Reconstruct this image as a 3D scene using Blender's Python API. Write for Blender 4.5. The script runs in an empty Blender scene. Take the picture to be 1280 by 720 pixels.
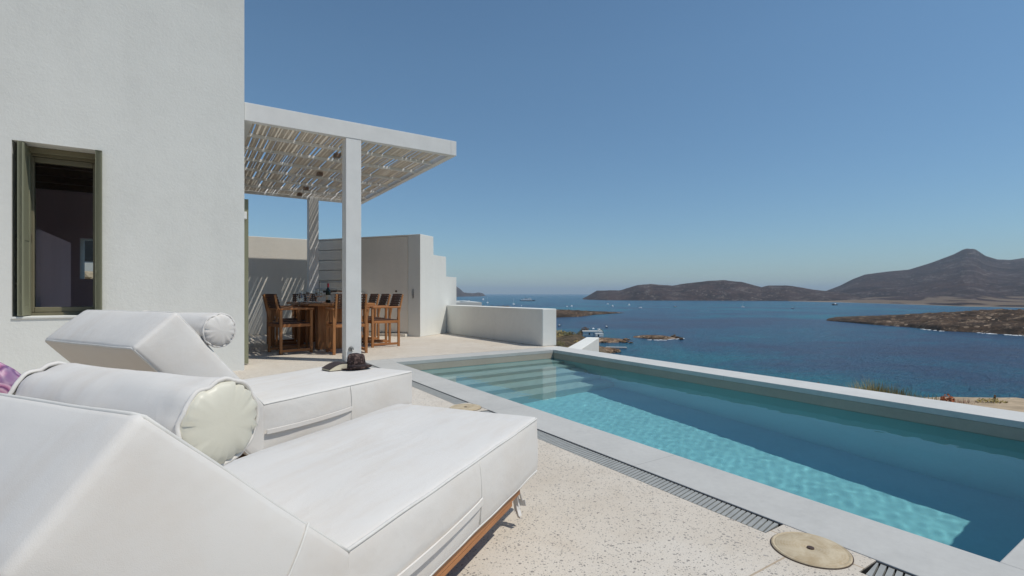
import bpy, bmesh, math, random
from mathutils import Vector, Matrix, noise

R = math.radians
PI = math.pi
random.seed(7)
S = bpy.context.scene
COL = S.collection

# ------------------------------------------------------------------ camera
FPX = 620.0                      # focal length in pixels of a 1280 px wide frame
YAW = 33.15                      # viewing direction, degrees clockwise from +Y
EYE = 0.9
FWD = Vector((math.sin(R(YAW)), math.cos(R(YAW)), 0))
RGT = Vector((math.cos(R(YAW)), -math.sin(R(YAW)), 0))
cam_d = bpy.data.cameras.new('camera')
cam = bpy.data.objects.new('camera', cam_d)
COL.objects.link(cam)
cam.location = (0, 0, EYE)
cam.rotation_euler = (R(90), 0, R(-YAW))
cam_d.sensor_width = 36
cam_d.lens = 36 * FPX / 1280
cam_d.shift_y = 7 / 1280
cam_d.clip_start = 0.05
cam_d.clip_end = 90000
S.camera = cam

# ------------------------------------------------------------------ light
SUN_EL, SUN_AZ = 59.6, 136.4     # azimuth clockwise from +Y
w = bpy.data.worlds.new('World')
S.world = w
w.use_nodes = True
wn = w.node_tree
sky = wn.nodes.new('ShaderNodeTexSky')
sky.sky_type = 'NISHITA'
sky.sun_disc = False
sky.sun_elevation = R(SUN_EL)
sky.sun_rotation = R(SUN_AZ)
sky.altitude = 0
sky.air_density = 1.0
sky.dust_density = 0.0
sky.ozone_density = 2.4
tint = wn.nodes.new('ShaderNodeMix')
tint.data_type = 'RGBA'
tint.blend_type = 'MULTIPLY'
tint.inputs[0].default_value = 1.0
wtc = wn.nodes.new('ShaderNodeTexCoord')
wsx = wn.nodes.new('ShaderNodeSeparateXYZ')
wn.links.new(wtc.outputs['Generated'], wsx.inputs[0])
wrp = wn.nodes.new('ShaderNodeValToRGB')      # the air near the horizon is a little greyer and bluer
wrp.color_ramp.elements[0].position = 0.0
wrp.color_ramp.elements[0].color = (0.56, 0.66, 0.75, 1)
wrp.color_ramp.elements[1].position = 0.42
wrp.color_ramp.elements[1].color = (0.80, 0.96, 0.96, 1)
e_ = wrp.color_ramp.elements.new(0.10)
e_.color = (0.62, 0.77, 0.84, 1)
wn.links.new(wsx.outputs[2], wrp.inputs[0])
wn.links.new(wrp.outputs[0], tint.inputs[7])
wn.links.new(sky.outputs['Color'], tint.inputs[6])
wn.links.new(tint.outputs[2], wn.nodes['Background'].inputs['Color'])
wn.nodes['Background'].inputs['Strength'].default_value = 0.092
sd = bpy.data.lights.new('sun', 'SUN')
sd.energy = 2.8
sd.angle = R(0.53)
sd.color = (1.0, 0.945, 0.84)
sun = bpy.data.objects.new('sun', sd)
COL.objects.link(sun)
sdir = Vector((math.sin(R(SUN_AZ)) * math.cos(R(SUN_EL)), math.cos(R(SUN_AZ)) * math.cos(R(SUN_EL)), math.sin(R(SUN_EL))))
sun.rotation_euler = sdir.to_track_quat('Z', 'Y').to_euler()
sun.location = (10, -10, 20)
sd.cycles.is_caustics_light = True

S.view_settings.view_transform = 'Standard'
S.view_settings.look = 'None'
S.view_settings.exposure = 0.22
S.view_settings.gamma = 1.0
S.render.engine = 'CYCLES'
S.cycles.use_denoising = True
S.cycles.denoiser = 'OPENIMAGEDENOISE'
S.cycles.max_bounces = 10
S.cycles.transparent_max_bounces = 12
S.cycles.volume_bounces = 0
S.cycles.caustics_refractive = True
S.cycles.caustics_reflective = False
S.cycles.blur_glossy = 0.5
S.cycles.sample_clamp_indirect = 6

# ------------------------------------------------------------------ materials
class NT:
    def __init__(s, name):
        s.m = bpy.data.materials.new(name)
        s.m.use_nodes = True
        s.t = s.m.node_tree
        s.n = s.t.nodes
        s.b = s.n['Principled BSDF']
        s.out = s.n['Material Output']
        s._tc = None
    def node(s, typ, **kw):
        x = s.n.new(typ)
        for k, v in kw.items():
            setattr(x, k, v)
        return x
    def link(s, a, b):
        s.t.links.new(a, b)
    def setin(s, x, **kw):
        for k, v in kw.items():
            i = x.inputs[k.replace('_', ' ')]
            if hasattr(v, 'links') or isinstance(v, bpy.types.NodeSocket):
                s.link(v, i)
            else:
                i.default_value = v
    def tc(s):
        if not s._tc:
            s._tc = s.node('ShaderNodeTexCoord')
        return s._tc.outputs['Object']
    def mapped(s, scale=(1, 1, 1), rot=(0, 0, 0)):
        mp = s.node('ShaderNodeMapping')
        s.link(s.tc(), mp.inputs['Vector'])
        mp.inputs['Scale'].default_value = scale
        mp.inputs['Rotation'].default_value = rot
        return mp.outputs[0]
    def noise(s, scale, detail=4, rough=0.55, vec=None, dist=0.0):
        x = s.node('ShaderNodeTexNoise')
        s.link(vec or s.tc(), x.inputs['Vector'])
        s.setin(x, Scale=scale, Detail=detail, Roughness=rough, Distortion=dist)
        return x.outputs['Fac']
    def voro(s, scale, vec=None, feature='F1'):
        x = s.node('ShaderNodeTexVoronoi', feature=feature)
        s.link(vec or s.tc(), x.inputs['Vector'])
        x.inputs['Scale'].default_value = scale
        return x
    def ramp(s, fac, stops, interp='LINEAR'):
        x = s.node('ShaderNodeValToRGB')
        x.color_ramp.interpolation = interp
        e = x.color_ramp.elements
        while len(e) < len(stops):
            e.new(0.5)
        for el, (p, c) in zip(e, stops):
            el.position = p
            el.color = (c[0], c[1], c[2], 1) if hasattr(c, '__len__') else (c, c, c, 1)
        s.link(fac, x.inputs[0])
        return x.outputs[0]
    def mix(s, fac, a, b, mode='MIX'):
        x = s.node('ShaderNodeMix', data_type='RGBA', blend_type=mode)
        for i, v in ((0, fac), (6, a), (7, b)):
            if isinstance(v, bpy.types.NodeSocket):
                s.link(v, x.inputs[i])
            elif i == 0:
                x.inputs[i].default_value = v
            else:
                x.inputs[i].default_value = (v[0], v[1], v[2], 1)
        return x.outputs[2]
    def math(s, op, a, b=0.0):
        x = s.node('ShaderNodeMath', operation=op)
        for i, v in ((0, a), (1, b)):
            if isinstance(v, bpy.types.NodeSocket):
                s.link(v, x.inputs[i])
            else:
                x.inputs[i].default_value = v
        return x.outputs[0]
    def bump(s, h, strength=0.3, dist=0.01, prev=None):
        x = s.node('ShaderNodeBump')
        s.link(h, x.inputs['Height'])
        x.inputs['Strength'].default_value = strength
        x.inputs['Distance'].default_value = dist
        if prev:
            s.link(prev, x.inputs['Normal'])
        s.link(x.outputs[0], s.b.inputs['Normal'])
        return x.outputs[0]
    def base(s, c):
        if isinstance(c, bpy.types.NodeSocket):
            s.link(c, s.b.inputs['Base Color'])
        else:
            s.b.inputs['Base Color'].default_value = (c[0], c[1], c[2], 1)
    def rough(s, r, spec=0.3):
        s.b.inputs['Roughness'].default_value = r
        s.b.inputs['Specular IOR Level'].default_value = spec

def simple(name, col, rough=0.6, spec=0.3, var=0.12, scale=6, bump=0.0, bscale=60, metal=0.0, stretch=(1, 1, 1)):
    m = NT(name)
    v = m.mapped(stretch)
    n = m.noise(scale, 5, 0.6, v)
    lo = [max(0, c * (1 - var)) for c in col]
    hi = [min(1, c * (1 + var)) for c in col]
    m.base(m.ramp(n, [(0.3, lo), (0.7, hi)]))
    m.rough(rough, spec)
    m.b.inputs['Metallic'].default_value = metal
    if bump:
        m.bump(m.noise(bscale, 4, 0.6, v), bump, 0.004)
    return m.m

def plaster_mat(name, col, bscale=38, strength=0.2):
    m = NT(name)
    a = m.noise(0.9, 6, 0.62)
    b = m.noise(14, 5, 0.6)
    st = m.noise(1.0, 4, 0.6, m.mapped((3.0, 3.0, 0.35)))
    f = m.math('ADD', m.math('MULTIPLY', a, 0.45), m.math('ADD', m.math('MULTIPLY', b, 0.2), m.math('MULTIPLY', st, 0.35)))
    m.base(m.ramp(f, [(0.36, [c * .935 for c in col]), (0.5, col), (0.64, [min(1, c * 1.04) for c in col])]))
    m.rough(0.85, 0.2)
    h = m.math('ADD', m.noise(bscale, 5, 0.65), m.math('ADD', m.math('MULTIPLY', m.noise(5, 4, 0.55), 0.8), m.math('MULTIPLY', m.noise(1.7, 4, 0.5), 2.5)))
    m.bump(h, strength, 0.012)
    return m.m

def fabric_mat(name, col, stain=(0.58, 0.50, 0.42)):
    m = NT(name)
    big = m.noise(2.2, 6, 0.65, dist=0.6)
    streak = m.noise(2.0, 5, 0.65, m.mapped((1.5, 9, 3)))
    c1 = m.ramp(big, [(0.3, [c * .97 for c in col]), (0.7, col)])
    c2 = m.mix(m.ramp(m.math('MULTIPLY', big, streak), [(0.20, 0.0), (0.42, 0.38)]), c1, stain)
    m.base(c2)
    m.rough(0.62, 0.25)
    wv = m.math('ADD', m.noise(900, 2, 0.5), m.math('MULTIPLY', m.noise(26, 4, 0.6), 2.0))
    b1 = m.bump(wv, 0.13, 0.003)
    crease = m.noise(3.0, 3, 0.5, m.mapped((1.0, 1.7, 1.3), (0, 0, R(25))), 0.5)
    m.bump(m.math('ADD', m.ramp(crease, [(0.42, 0.0), (0.5, 0.7), (0.60, 0.25)]), m.noise(6, 3, 0.5)), 0.10, 0.010, b1)
    return m.m

def terrazzo_mat():
    m = NT('pebble_terrazzo')
    big = m.noise(0.8, 6, 0.62)
    mid = m.noise(5.0, 5, 0.65, dist=0.4)
    base = m.ramp(big, [(0.32, (0.60, 0.53, 0.445)), (0.5, (0.66, 0.60, 0.52)), (0.68, (0.69, 0.64, 0.575))])
    base = m.mix(m.ramp(mid, [(0.48, 0.0), (0.72, 0.35)]), base, (0.50, 0.42, 0.33))
    fine = m.noise(210, 3, 0.7)
    base = m.mix(m.ramp(fine, [(0.35, 0.5), (0.55, 0.0)]), base, (0.43, 0.38, 0.32))
    bumps = None
    for sc, thr, keep in ((48, 0.20, 0.60), (76, 0.24, 0.52), (130, 0.29, 0.5)):
        dist = m.node('ShaderNodeVectorMath', operation='ADD')
        m.link(m.tc(), dist.inputs[0])
        nz = m.node('ShaderNodeTexNoise')
        m.link(m.tc(), nz.inputs['Vector'])
        nz.inputs['Scale'].default_value = sc * 1.3
        sc_ = m.node('ShaderNodeVectorMath', operation='SCALE')
        m.link(nz.outputs['Color'], sc_.inputs[0])
        sc_.inputs['Scale'].default_value = 0.35 / sc
        m.link(sc_.outputs[0], dist.inputs[1])
        v = m.voro(sc, dist.outputs[0])
        sep = m.node('ShaderNodeSeparateColor')
        m.link(v.outputs['Color'], sep.inputs[0])
        size = m.math('MULTIPLY', m.math('ADD', sep.outputs[1], 0.45), thr)
        inside = m.math('LESS_THAN', v.outputs['Distance'], size)
        sel = m.math('GREATER_THAN', sep.outputs[0], keep)
        mask = m.math('MULTIPLY', inside, sel)
        chip = m.ramp(sep.outputs[2], [(0.0, (0.15, 0.14, 0.135)), (0.2, (0.26, 0.24, 0.23)), (0.42, (0.36, 0.29, 0.22)), (0.6, (0.31, 0.30, 0.29)), (0.78, (0.46, 0.42, 0.39)), (0.92, (0.09, 0.085, 0.085))], 'CONSTANT')
        base = m.mix(m.math('MULTIPLY', mask, 0.70), base, chip)
        bumps = mask if bumps is None else m.math('ADD', bumps, mask)
    # saw-cut joints with brown grout, a 2.4 m by 2.0 m field
    sx = m.node('ShaderNodeSeparateXYZ')
    m.link(m.tc(), sx.inputs[0])
    def joint(coord, period, off):
        f = m.math('FRACT', m.math('DIVIDE', m.math('ADD', coord, 100 * period - off), period))
        return m.math('LESS_THAN', m.math('MULTIPLY', f, period), 0.007)
    j = m.math('MAXIMUM', joint(sx.outputs[1], 2.25, 0.905), joint(sx.outputs[0], 2.6, -0.75))
    base = m.mix(m.math('MULTIPLY', j, 0.75), base, (0.40, 0.30, 0.20))
    m.base(base)
    m.rough(0.7, 0.25)
    m.bump(m.math('ADD', m.math('MULTIPLY', bumps, -0.25), m.math('ADD', fine, m.math('MULTIPLY', j, -1.5))), 0.25, 0.004)
    return m.m

def concrete_mat(name, col, var=0.07, joint=None):
    m = NT(name)
    a = m.noise(1.6, 7, 0.65)
    b = m.noise(30, 5, 0.65)
    f = m.math('ADD', m.math('MULTIPLY', a, 0.65), m.math('MULTIPLY', b, 0.35))
    c = m.ramp(f, [(0.35, [c * (1 - var * 1.6) for c in col]), (0.65, [c * (1 + var) for c in col])])
    if joint:
        sx = m.node('ShaderNodeSeparateXYZ')
        m.link(m.tc(), sx.inputs[0])
        fr = m.math('FRACT', m.math('DIVIDE', m.math('ADD', sx.outputs[1], 50 * joint - .36), joint))
        c = m.mix(m.math('MULTIPLY', m.math('LESS_THAN', m.math('MULTIPLY', fr, joint), .004), .6), c, [x * .45 for x in col])
        c = m.mix(m.ramp(m.noise(2.3, 6, .7, None, 1.5), [(.56, 0.0), (.72, .4)]), c, [x * .80 for x in col])
    m.base(c)
    m.rough(0.7, 0.3)
    m.bump(m.noise(120, 4, 0.6), 0.12, 0.003)
    return m.m

def wood_mat(name, lo, hi, rough=0.5, scale=18, stretch=(1, 1, 0.08)):
    m = NT(name)
    v = m.mapped(stretch)
    n = m.noise(scale, 6, 0.6, v, 0.5)
    g = m.noise(scale * 4, 4, 0.6, v)
    f = m.math('ADD', m.math('MULTIPLY', n, 0.7), m.math('MULTIPLY', g, 0.3))
    m.base(m.ramp(f, [(0.35, lo), (0.65, hi)]))
    m.rough(rough, 0.35)
    m.bump(g, 0.15, 0.002)
    return m.m

def land_mat(name, soil, scrub, rock, scale=0.02, rocky=0.5, field=None, fz=None, speck=None):
    """dry Aegean scrub land: soil, dark bushes, clumps with shade painted in, pale rock outcrops"""
    m = NT(name)
    big = m.noise(scale, 8, 0.62)
    mid = m.noise(scale * 6, 8, 0.68)
    fine = m.noise(scale * 40, 6, 0.7)
    c = m.mix(m.ramp(m.math('ADD', m.math('MULTIPLY', mid, 0.5), m.math('MULTIPLY', fine, 0.5)), [(0.42, 0.0), (0.56, 1.0)]), scrub, soil)
    c = m.mix(m.ramp(m.math('ADD', m.math('MULTIPLY', big, .55), m.math('MULTIPLY', m.noise(scale * 2.7, 6, 0.65), .45)), [(0.44, 0.0), (0.58, 0.75)]), c, [x * 0.6 for x in scrub])  # darker clumps: scrub with rock shadow painted in
    v = m.mapped((1, 1, 3))
    rk = m.math('MULTIPLY', m.noise(scale * 14, 8, 0.75, v), m.ramp(m.noise(scale * 2.2, 5, 0.6), [(0.4, 0.55), (0.62, 1.0)]))
    c = m.mix(m.ramp(rk, [(0.50 - 0.08 * rocky, 0.0), (0.60 - 0.06 * rocky, 0.85)]), c, rock)
    if speck:
        sv = m.voro(speck)
        ss = m.node('ShaderNodeSeparateColor')
        m.link(sv.outputs['Color'], ss.inputs[0])
        sm = m.math('MULTIPLY', m.math('LESS_THAN', sv.outputs['Distance'], m.math('MULTIPLY', ss.outputs[1], 0.42)), m.math('GREATER_THAN', ss.outputs[0], 0.45))
        c = m.mix(m.math('MULTIPLY', sm, m.ramp(m.noise(scale * 1.3, 4, 0.6), [(0.42, 0.15), (0.6, 0.85)])), c, [min(1, x * 1.25) for x in rock])
    if field:
        sx = m.node('ShaderNodeSeparateXYZ')
        m.link(m.tc(), sx.inputs[0])
        lowland = m.ramp(m.math('DIVIDE', m.math('ADD', sx.outputs[2], 30), fz), [(0.0, 1.0), (0.75, 0.9), (1.0, 0.0)])
        patch = m.ramp(m.noise(scale * 0.55, 3, 0.5, m.mapped((1, 1, 4)), 0.8), [(0.545, 0.0), (0.57, 1.0)])
        c = m.mix(m.math('MULTIPLY', lowland, patch), c, field)
        beach = m.ramp(m.math('DIVIDE', m.math('ADD', sx.outputs[2], 30), 4.0), [(0.0, 0.8), (0.2, 0.6), (0.4, 0.0)])
        c = m.mix(beach, c, (0.34, 0.29, 0.23))
    m.base(c)
    m.rough(0.95, 0.1)
    m.bump(m.math('ADD', mid, m.math('MULTIPLY', fine, 0.5)), 0.9, 2.2 / (scale * 60))
    return m.m

M = {}
M['plaster'] = plaster_mat('white_limewash', (0.74, 0.745, 0.71))
M['plaster_lifted'] = plaster_mat('shade_lifted_limewash', (0.80, 0.765, 0.70))  # limewash warmed and lightened to lift walls standing in shade
M['metal_white'] = simple('white_painted_timber', (0.76, 0.755, 0.735), 0.55, 0.3, 0.04, 5, 0.15, 120)
M['terrace'] = terrazzo_mat()
M['coping'] = concrete_mat('grey_microcement', (0.50, 0.495, 0.475), 0.07, 1.46)
M['coping_light'] = concrete_mat('pale_microcement', (0.60, 0.60, 0.58), 0.06, 2.92)
M['basin'] = concrete_mat('shaded_microcement', (0.43, 0.385, 0.32))  # coping cement with the inner wall's shade and warm bounce in its colour
M['step'] = concrete_mat('shallow_tint_lining', (0.52, 0.60, 0.56))  # paler tint of shallow water put into the step colour
M['aqua'] = concrete_mat('water_tint_lining', (0.38, 0.70, 0.73), 0.05)  # turquoise that deep water gives the light, put into the lining colour
M['fabric'] = fabric_mat('white_outdoor_canvas', (0.72, 0.70, 0.672))
M['underside'] = fabric_mat('beige_canvas', (0.62, 0.565, 0.50))
M['vinyl'] = simple('cream_vinyl', (0.66, 0.64, 0.545), 0.42, 0.4, 0.04, 8, 0.2, 25)
M['piping'] = simple('piping_cord', (0.66, 0.65, 0.62), 0.7, 0.2, 0.06, 30)
M['teak'] = wood_mat('oiled_teak', (0.27, 0.115, 0.042), (0.48, 0.225, 0.092))
M['teak_flat'] = wood_mat('oiled_teak_board', (0.28, 0.11, 0.038), (0.50, 0.22, 0.085), 0.45, 12, (0.12, 1, 1))
M['strap'] = simple('brown_leather_strap', (0.105, 0.055, 0.038), 0.6, 0.35, 0.3, 40, 0.2, 200)
M['olive'] = simple('olive_green_paint', (0.235, 0.24, 0.165), 0.5, 0.35, 0.08, 7, 0.1, 80, 0, (1, 1, 0.1))
M['olive_dark'] = simple('olive_brown_frame', (0.19, 0.175, 0.115), 0.5, 0.35, 0.08, 7)
M['lilac'] = plaster_mat('lilac_wall', (0.76, 0.59, 0.66))
M['dark_wood'] = wood_mat('dark_ceiling_beams', (0.05, 0.03, 0.025), (0.10, 0.06, 0.045), 0.7, 6, (1, 8, 1))
M['reed'] = simple('weathered_reed_slats', (0.60, 0.535, 0.46), 0.8, 0.2, 0.20, 9, 0.2, 60, 0, (6, 0.4, 1))
def gap_glow_mat():  # made-up translucent filler that glows in the slat gaps
    m = NT('translucent_gap_fill')
    m.n.remove(m.b)
    d = m.node('ShaderNodeBsdfDiffuse'); d.inputs[0].default_value = (0.78, 0.75, 0.69, 1)
    t = m.node('ShaderNodeBsdfTranslucent'); t.inputs[0].default_value = (0.78, 0.74, 0.67, 1)
    x = m.node('ShaderNodeMixShader'); x.inputs[0].default_value = .55
    m.link(d.outputs[0], x.inputs[1]); m.link(t.outputs[0], x.inputs[2]); m.link(x.outputs[0], m.out.inputs['Surface'])
    return m.m
M['lath'] = gap_glow_mat()
M['steel'] = simple('brushed_steel', (0.42, 0.43, 0.43), 0.35, 0.5, 0.1, 20, 0, 60, 0.9)
M['dark_metal'] = simple('dark_bronze_metal', (0.075, 0.045, 0.032), 0.5, 0.4, 0.1, 20)
M['grate'] = simple('grey_plastic_grate', (0.34, 0.345, 0.33), 0.5, 0.35, 0.1, 14)
M['brown_metal'] = simple('brown_painted_metal', (0.22, 0.155, 0.12), 0.5, 0.4, 0.1, 20)
M['black'] = simple('dark_gap', (0.03, 0.028, 0.027), 0.9, 0.1, 0.1, 10)
M['hat'] = None
M['hull'] = simple('white_gelcoat', (0.78, 0.79, 0.80), 0.35, 0.4, 0.03, 1)
M['navy'] = simple('dark_hull_paint', (0.03, 0.035, 0.05), 0.4, 0.4, 0.1, 1)
M['foam'] = simple('sea_foam', (0.62, 0.66, 0.68), 0.9, 0.1, 0.2, 2)
M['wake'] = simple('thin_foam', (0.16, 0.27, 0.33), 0.9, 0.1, 0.2, 2)
M['window_dark'] = simple('dark_window_glass', (0.03, 0.035, 0.04), 0.15, 0.5, 0.1, 1)

def hat_mat():
    m = NT('dark_brown_woven_straw')
    v = m.voro(95)
    sep = m.node('ShaderNodeSeparateColor')
    m.link(v.outputs['Color'], sep.inputs[0])
    c = m.ramp(sep.outputs[0], [(0.0, (0.018, 0.011, 0.010)), (0.6, (0.045, 0.026, 0.024)), (0.9, (0.13, 0.085, 0.075))])
    m.base(c)
    m.rough(0.7, 0.3)
    m.bump(v.outputs['Distance'], 0.5, 0.004)
    return m.m
M['hat'] = hat_mat()

def disc_mat():
    m = NT('sun_bleached_plastic_lid')
    g = m.node('ShaderNodeTexWave', wave_type='RINGS', rings_direction='Z')
    m.link(m.tc(), g.inputs['Vector'])
    m.setin(g, Scale=34.0, Distortion=1.2, Detail=3.0)
    n = m.noise(14, 5, 0.65, dist=1.0)
    c = m.ramp(n, [(0.35, (0.40, 0.30, 0.175)), (0.6, (0.55, 0.46, 0.32))])
    m.base(m.mix(m.ramp(g.outputs['Fac'], [(0.2, 0.1), (0.9, 0.3)]), c, (0.58, 0.50, 0.37)))
    m.rough(0.6, 0.3)
    m.bump(g.outputs['Fac'], 0.12, 0.001)
    return m.m
M['lid'] = disc_mat()

def floral_mat():
    m = NT('purple_rose_print')
    v = m.voro(26)
    g = m.node('ShaderNodeTexWave', wave_type='RINGS', rings_direction='SPHERICAL')
    m.link(v.outputs['Position'], g.inputs['Vector']) if False else None
    rings = m.math('FRACT', m.math('ADD', m.math('MULTIPLY', v.outputs['Distance'], 3.5), m.noise(30, 3)))
    c = m.ramp(rings, [(0.0, (0.17, 0.05, 0.14)), (0.3, (0.50, 0.22, 0.36)), (0.65, (0.66, 0.45, 0.55)), (0.85, (0.30, 0.13, 0.26)), (1.0, (0.14, 0.08, 0.19))])
    c = m.mix(m.ramp(m.noise(18, 2), [(0.5, 0.0), (0.6, 0.7)]), c, (0.20, 0.14, 0.27))
    m.base(c)
    m.rough(0.85, 0.15)
    return m.m
M['floral'] = floral_mat()

def glass_mat():
    m = NT('window_glass')
    tr = m.node('ShaderNodeBsdfTransparent')
    tr.inputs[0].default_value = (0.86, 0.88, 0.87, 1)
    gl = m.node('ShaderNodeBsdfGlossy')
    gl.inputs['Roughness'].default_value = 0.02
    fr = m.node('ShaderNodeFresnel')
    fr.inputs['IOR'].default_value = 1.25
    mx = m.node('ShaderNodeMixShader')
    m.link(fr.outputs[0], mx.inputs[0])
    m.link(tr.outputs[0], mx.inputs[1])
    m.link(gl.outputs[0], mx.inputs[2])
    m.link(mx.outputs[0], m.out.inputs['Surface'])
    return m.m
M['glass'] = glass_mat()

def bottle_glass(name, col):
    return simple(name, col, 0.08, 0.5, 0.02, 2)
M['bottle'] = bottle_glass('dark_green_bottle_glass', (0.012, 0.018, 0.012))
M['red_foil'] = simple('red_foil', (0.32, 0.015, 0.03), 0.35, 0.5, 0.1, 20)
M['paper'] = simple('cream_paper', (0.66, 0.60, 0.46), 0.9, 0.1, 0.08, 120, 0, 60, 0, (1, 1, 20))
M['cover'] = simple('dark_book_cover', (0.05, 0.035, 0.035), 0.5, 0.3, 0.1, 8)
M['chrome'] = simple('grey_metal_fitting', (0.30, 0.30, 0.29), 0.35, 0.5, 0.2, 60, 0.2, 100, 0.8)
M['ceramic'] = simple('white_ceramic', (0.75, 0.75, 0.73), 0.25, 0.5, 0.03, 4)

def pool_water_mat():
    m = NT('pool_water')
    m.n.remove(m.b)
    rf = m.node('ShaderNodeBsdfRefraction')
    rf.inputs['IOR'].default_value = 1.333
    rf.inputs['Roughness'].default_value = 0.0
    rf.inputs['Color'].default_value = (0.80, 0.97, 0.99, 1)
    gl = m.node('ShaderNodeBsdfGlossy')
    gl.inputs['Roughness'].default_value = 0.0
    fr = m.node('ShaderNodeFresnel')
    fr.inputs['IOR'].default_value = 1.333
    mx = m.node('ShaderNodeMixShader')
    m.link(fr.outputs[0], mx.inputs[0])
    m.link(rf.outputs[0], mx.inputs[1])
    m.link(gl.outputs[0], mx.inputs[2])
    m.link(mx.outputs[0], m.out.inputs['Surface'])
    return m.m
M['water'] = pool_water_mat()

def sea_mat():
    m = NT('sea_water')
    n1 = m.noise(0.0045, 5, 0.6, m.mapped((1, 1, 1)), 0.8)
    n2 = m.noise(0.016, 5, 0.62, m.mapped((1, 1, 1)), 0.5)
    n3 = m.noise(0.09, 6, 0.7, m.mapped((1.0, 1.9, 1), (0, 0, R(33))))  # stretched mottling, paints wind-ripple reflections into the base colour
    f = m.math('ADD', m.math('MULTIPLY', n1, 0.55), m.math('ADD', m.math('MULTIPLY', n2, 0.25), m.math('MULTIPLY', n3, 0.2)))
    ds = m.node('ShaderNodeVectorMath', operation='LENGTH')
    m.link(m.tc(), ds.inputs[0])
    off = m.ramp(m.math('DIVIDE', ds.outputs['Value'], 2000.0), [(0.0, 0.40), (0.11, 0.42), (0.17, 0.53), (0.30, 0.54), (0.42, 0.42), (0.8, 0.42)])
    f = m.math('ADD', f, m.math('MULTIPLY', m.math('SUBTRACT', off, 0.5), 0.55))
    c = m.ramp(f, [(0.40, (0.016, 0.20, 0.285)), (0.46, (0.028, 0.138, 0.245)), (0.52, (0.044, 0.098, 0.205)), (0.59, (0.052, 0.072, 0.158))])
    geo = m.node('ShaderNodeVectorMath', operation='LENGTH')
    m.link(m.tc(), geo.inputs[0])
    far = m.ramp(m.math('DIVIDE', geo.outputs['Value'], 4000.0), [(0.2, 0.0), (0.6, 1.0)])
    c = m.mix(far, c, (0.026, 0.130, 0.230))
    m.base(c)
    m.rough(0.25, 0.3)
    m.b.inputs['IOR'].default_value = 1.333
    wv = m.math('ADD', m.noise(0.55, 6, 0.65, m.mapped((1.0, 2.4, 1), (0, 0, R(20)))), m.math('ADD', m.math('MULTIPLY', m.noise(0.09, 5, 0.6, m.mapped((1, 2.2, 1), (0, 0, R(30)))), 3.0), m.math('MULTIPLY', m.noise(0.22, 4, 0.6, m.mapped((1, 2.6, 1), (0, 0, R(38)))), 2.2)))
    m.bump(wv, 1.0, 2.4)
    return m.m
M['sea'] = sea_mat()
M['island'] = land_mat('maquis_hillside', (0.078, 0.049, 0.044), (0.036, 0.023, 0.023), (0.17, 0.14, 0.13), 0.0035, 0.4, (0.20, 0.15, 0.11), 26.0, 0.045)
M['low_hill'] = land_mat('dry_headland', (0.082, 0.050, 0.043), (0.034, 0.022, 0.021), (0.22, 0.185, 0.165), 0.008, 0.45, None, None, 0.075)
M['coast'] = land_mat('rocky_coast', (0.135, 0.084, 0.052), (0.036, 0.026, 0.018), (0.36, 0.27, 0.19), 0.05, 0.45, None, None, 0.16)
M['shore'] = land_mat('pale_shore_rock', (0.30, 0.19, 0.115), (0.055, 0.038, 0.026), (0.52, 0.40, 0.28), 0.10, 0.7, None, None, 0.35)
M['hillside'] = land_mat('dry_hillside', (0.20, 0.145, 0.092), (0.05, 0.043, 0.026), (0.40, 0.32, 0.235), 0.06, 0.5)
M['dirt'] = simple('dry_pale_earth', (0.42, 0.33, 0.23), 0.95, 0.1, 0.25, 9, 0.6, 40)
M['dry_grass'] = simple('dry_olive_grass', (0.36, 0.28, 0.11), 0.9, 0.1, 0.5, 30)
M['green_plant'] = simple('grey_green_plant', (0.16, 0.15, 0.07), 0.9, 0.1, 0.4, 30)
M['rust_plant'] = simple('rust_red_plant', (0.40, 0.12, 0.05), 0.9, 0.1, 0.4, 30)
M['pink_plant'] = simple('dry_pinkish_stems', (0.42, 0.25, 0.18), 0.9, 0.1, 0.4, 30)
M['dry_seed'] = simple('brown_seed_heads', (0.13, 0.085, 0.055), 0.9, 0.1, 0.3, 30)
M['stone'] = simple('pale_fieldstone', (0.42, 0.35, 0.26), 0.95, 0.1, 0.4, 5, 0.6, 20)

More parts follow.
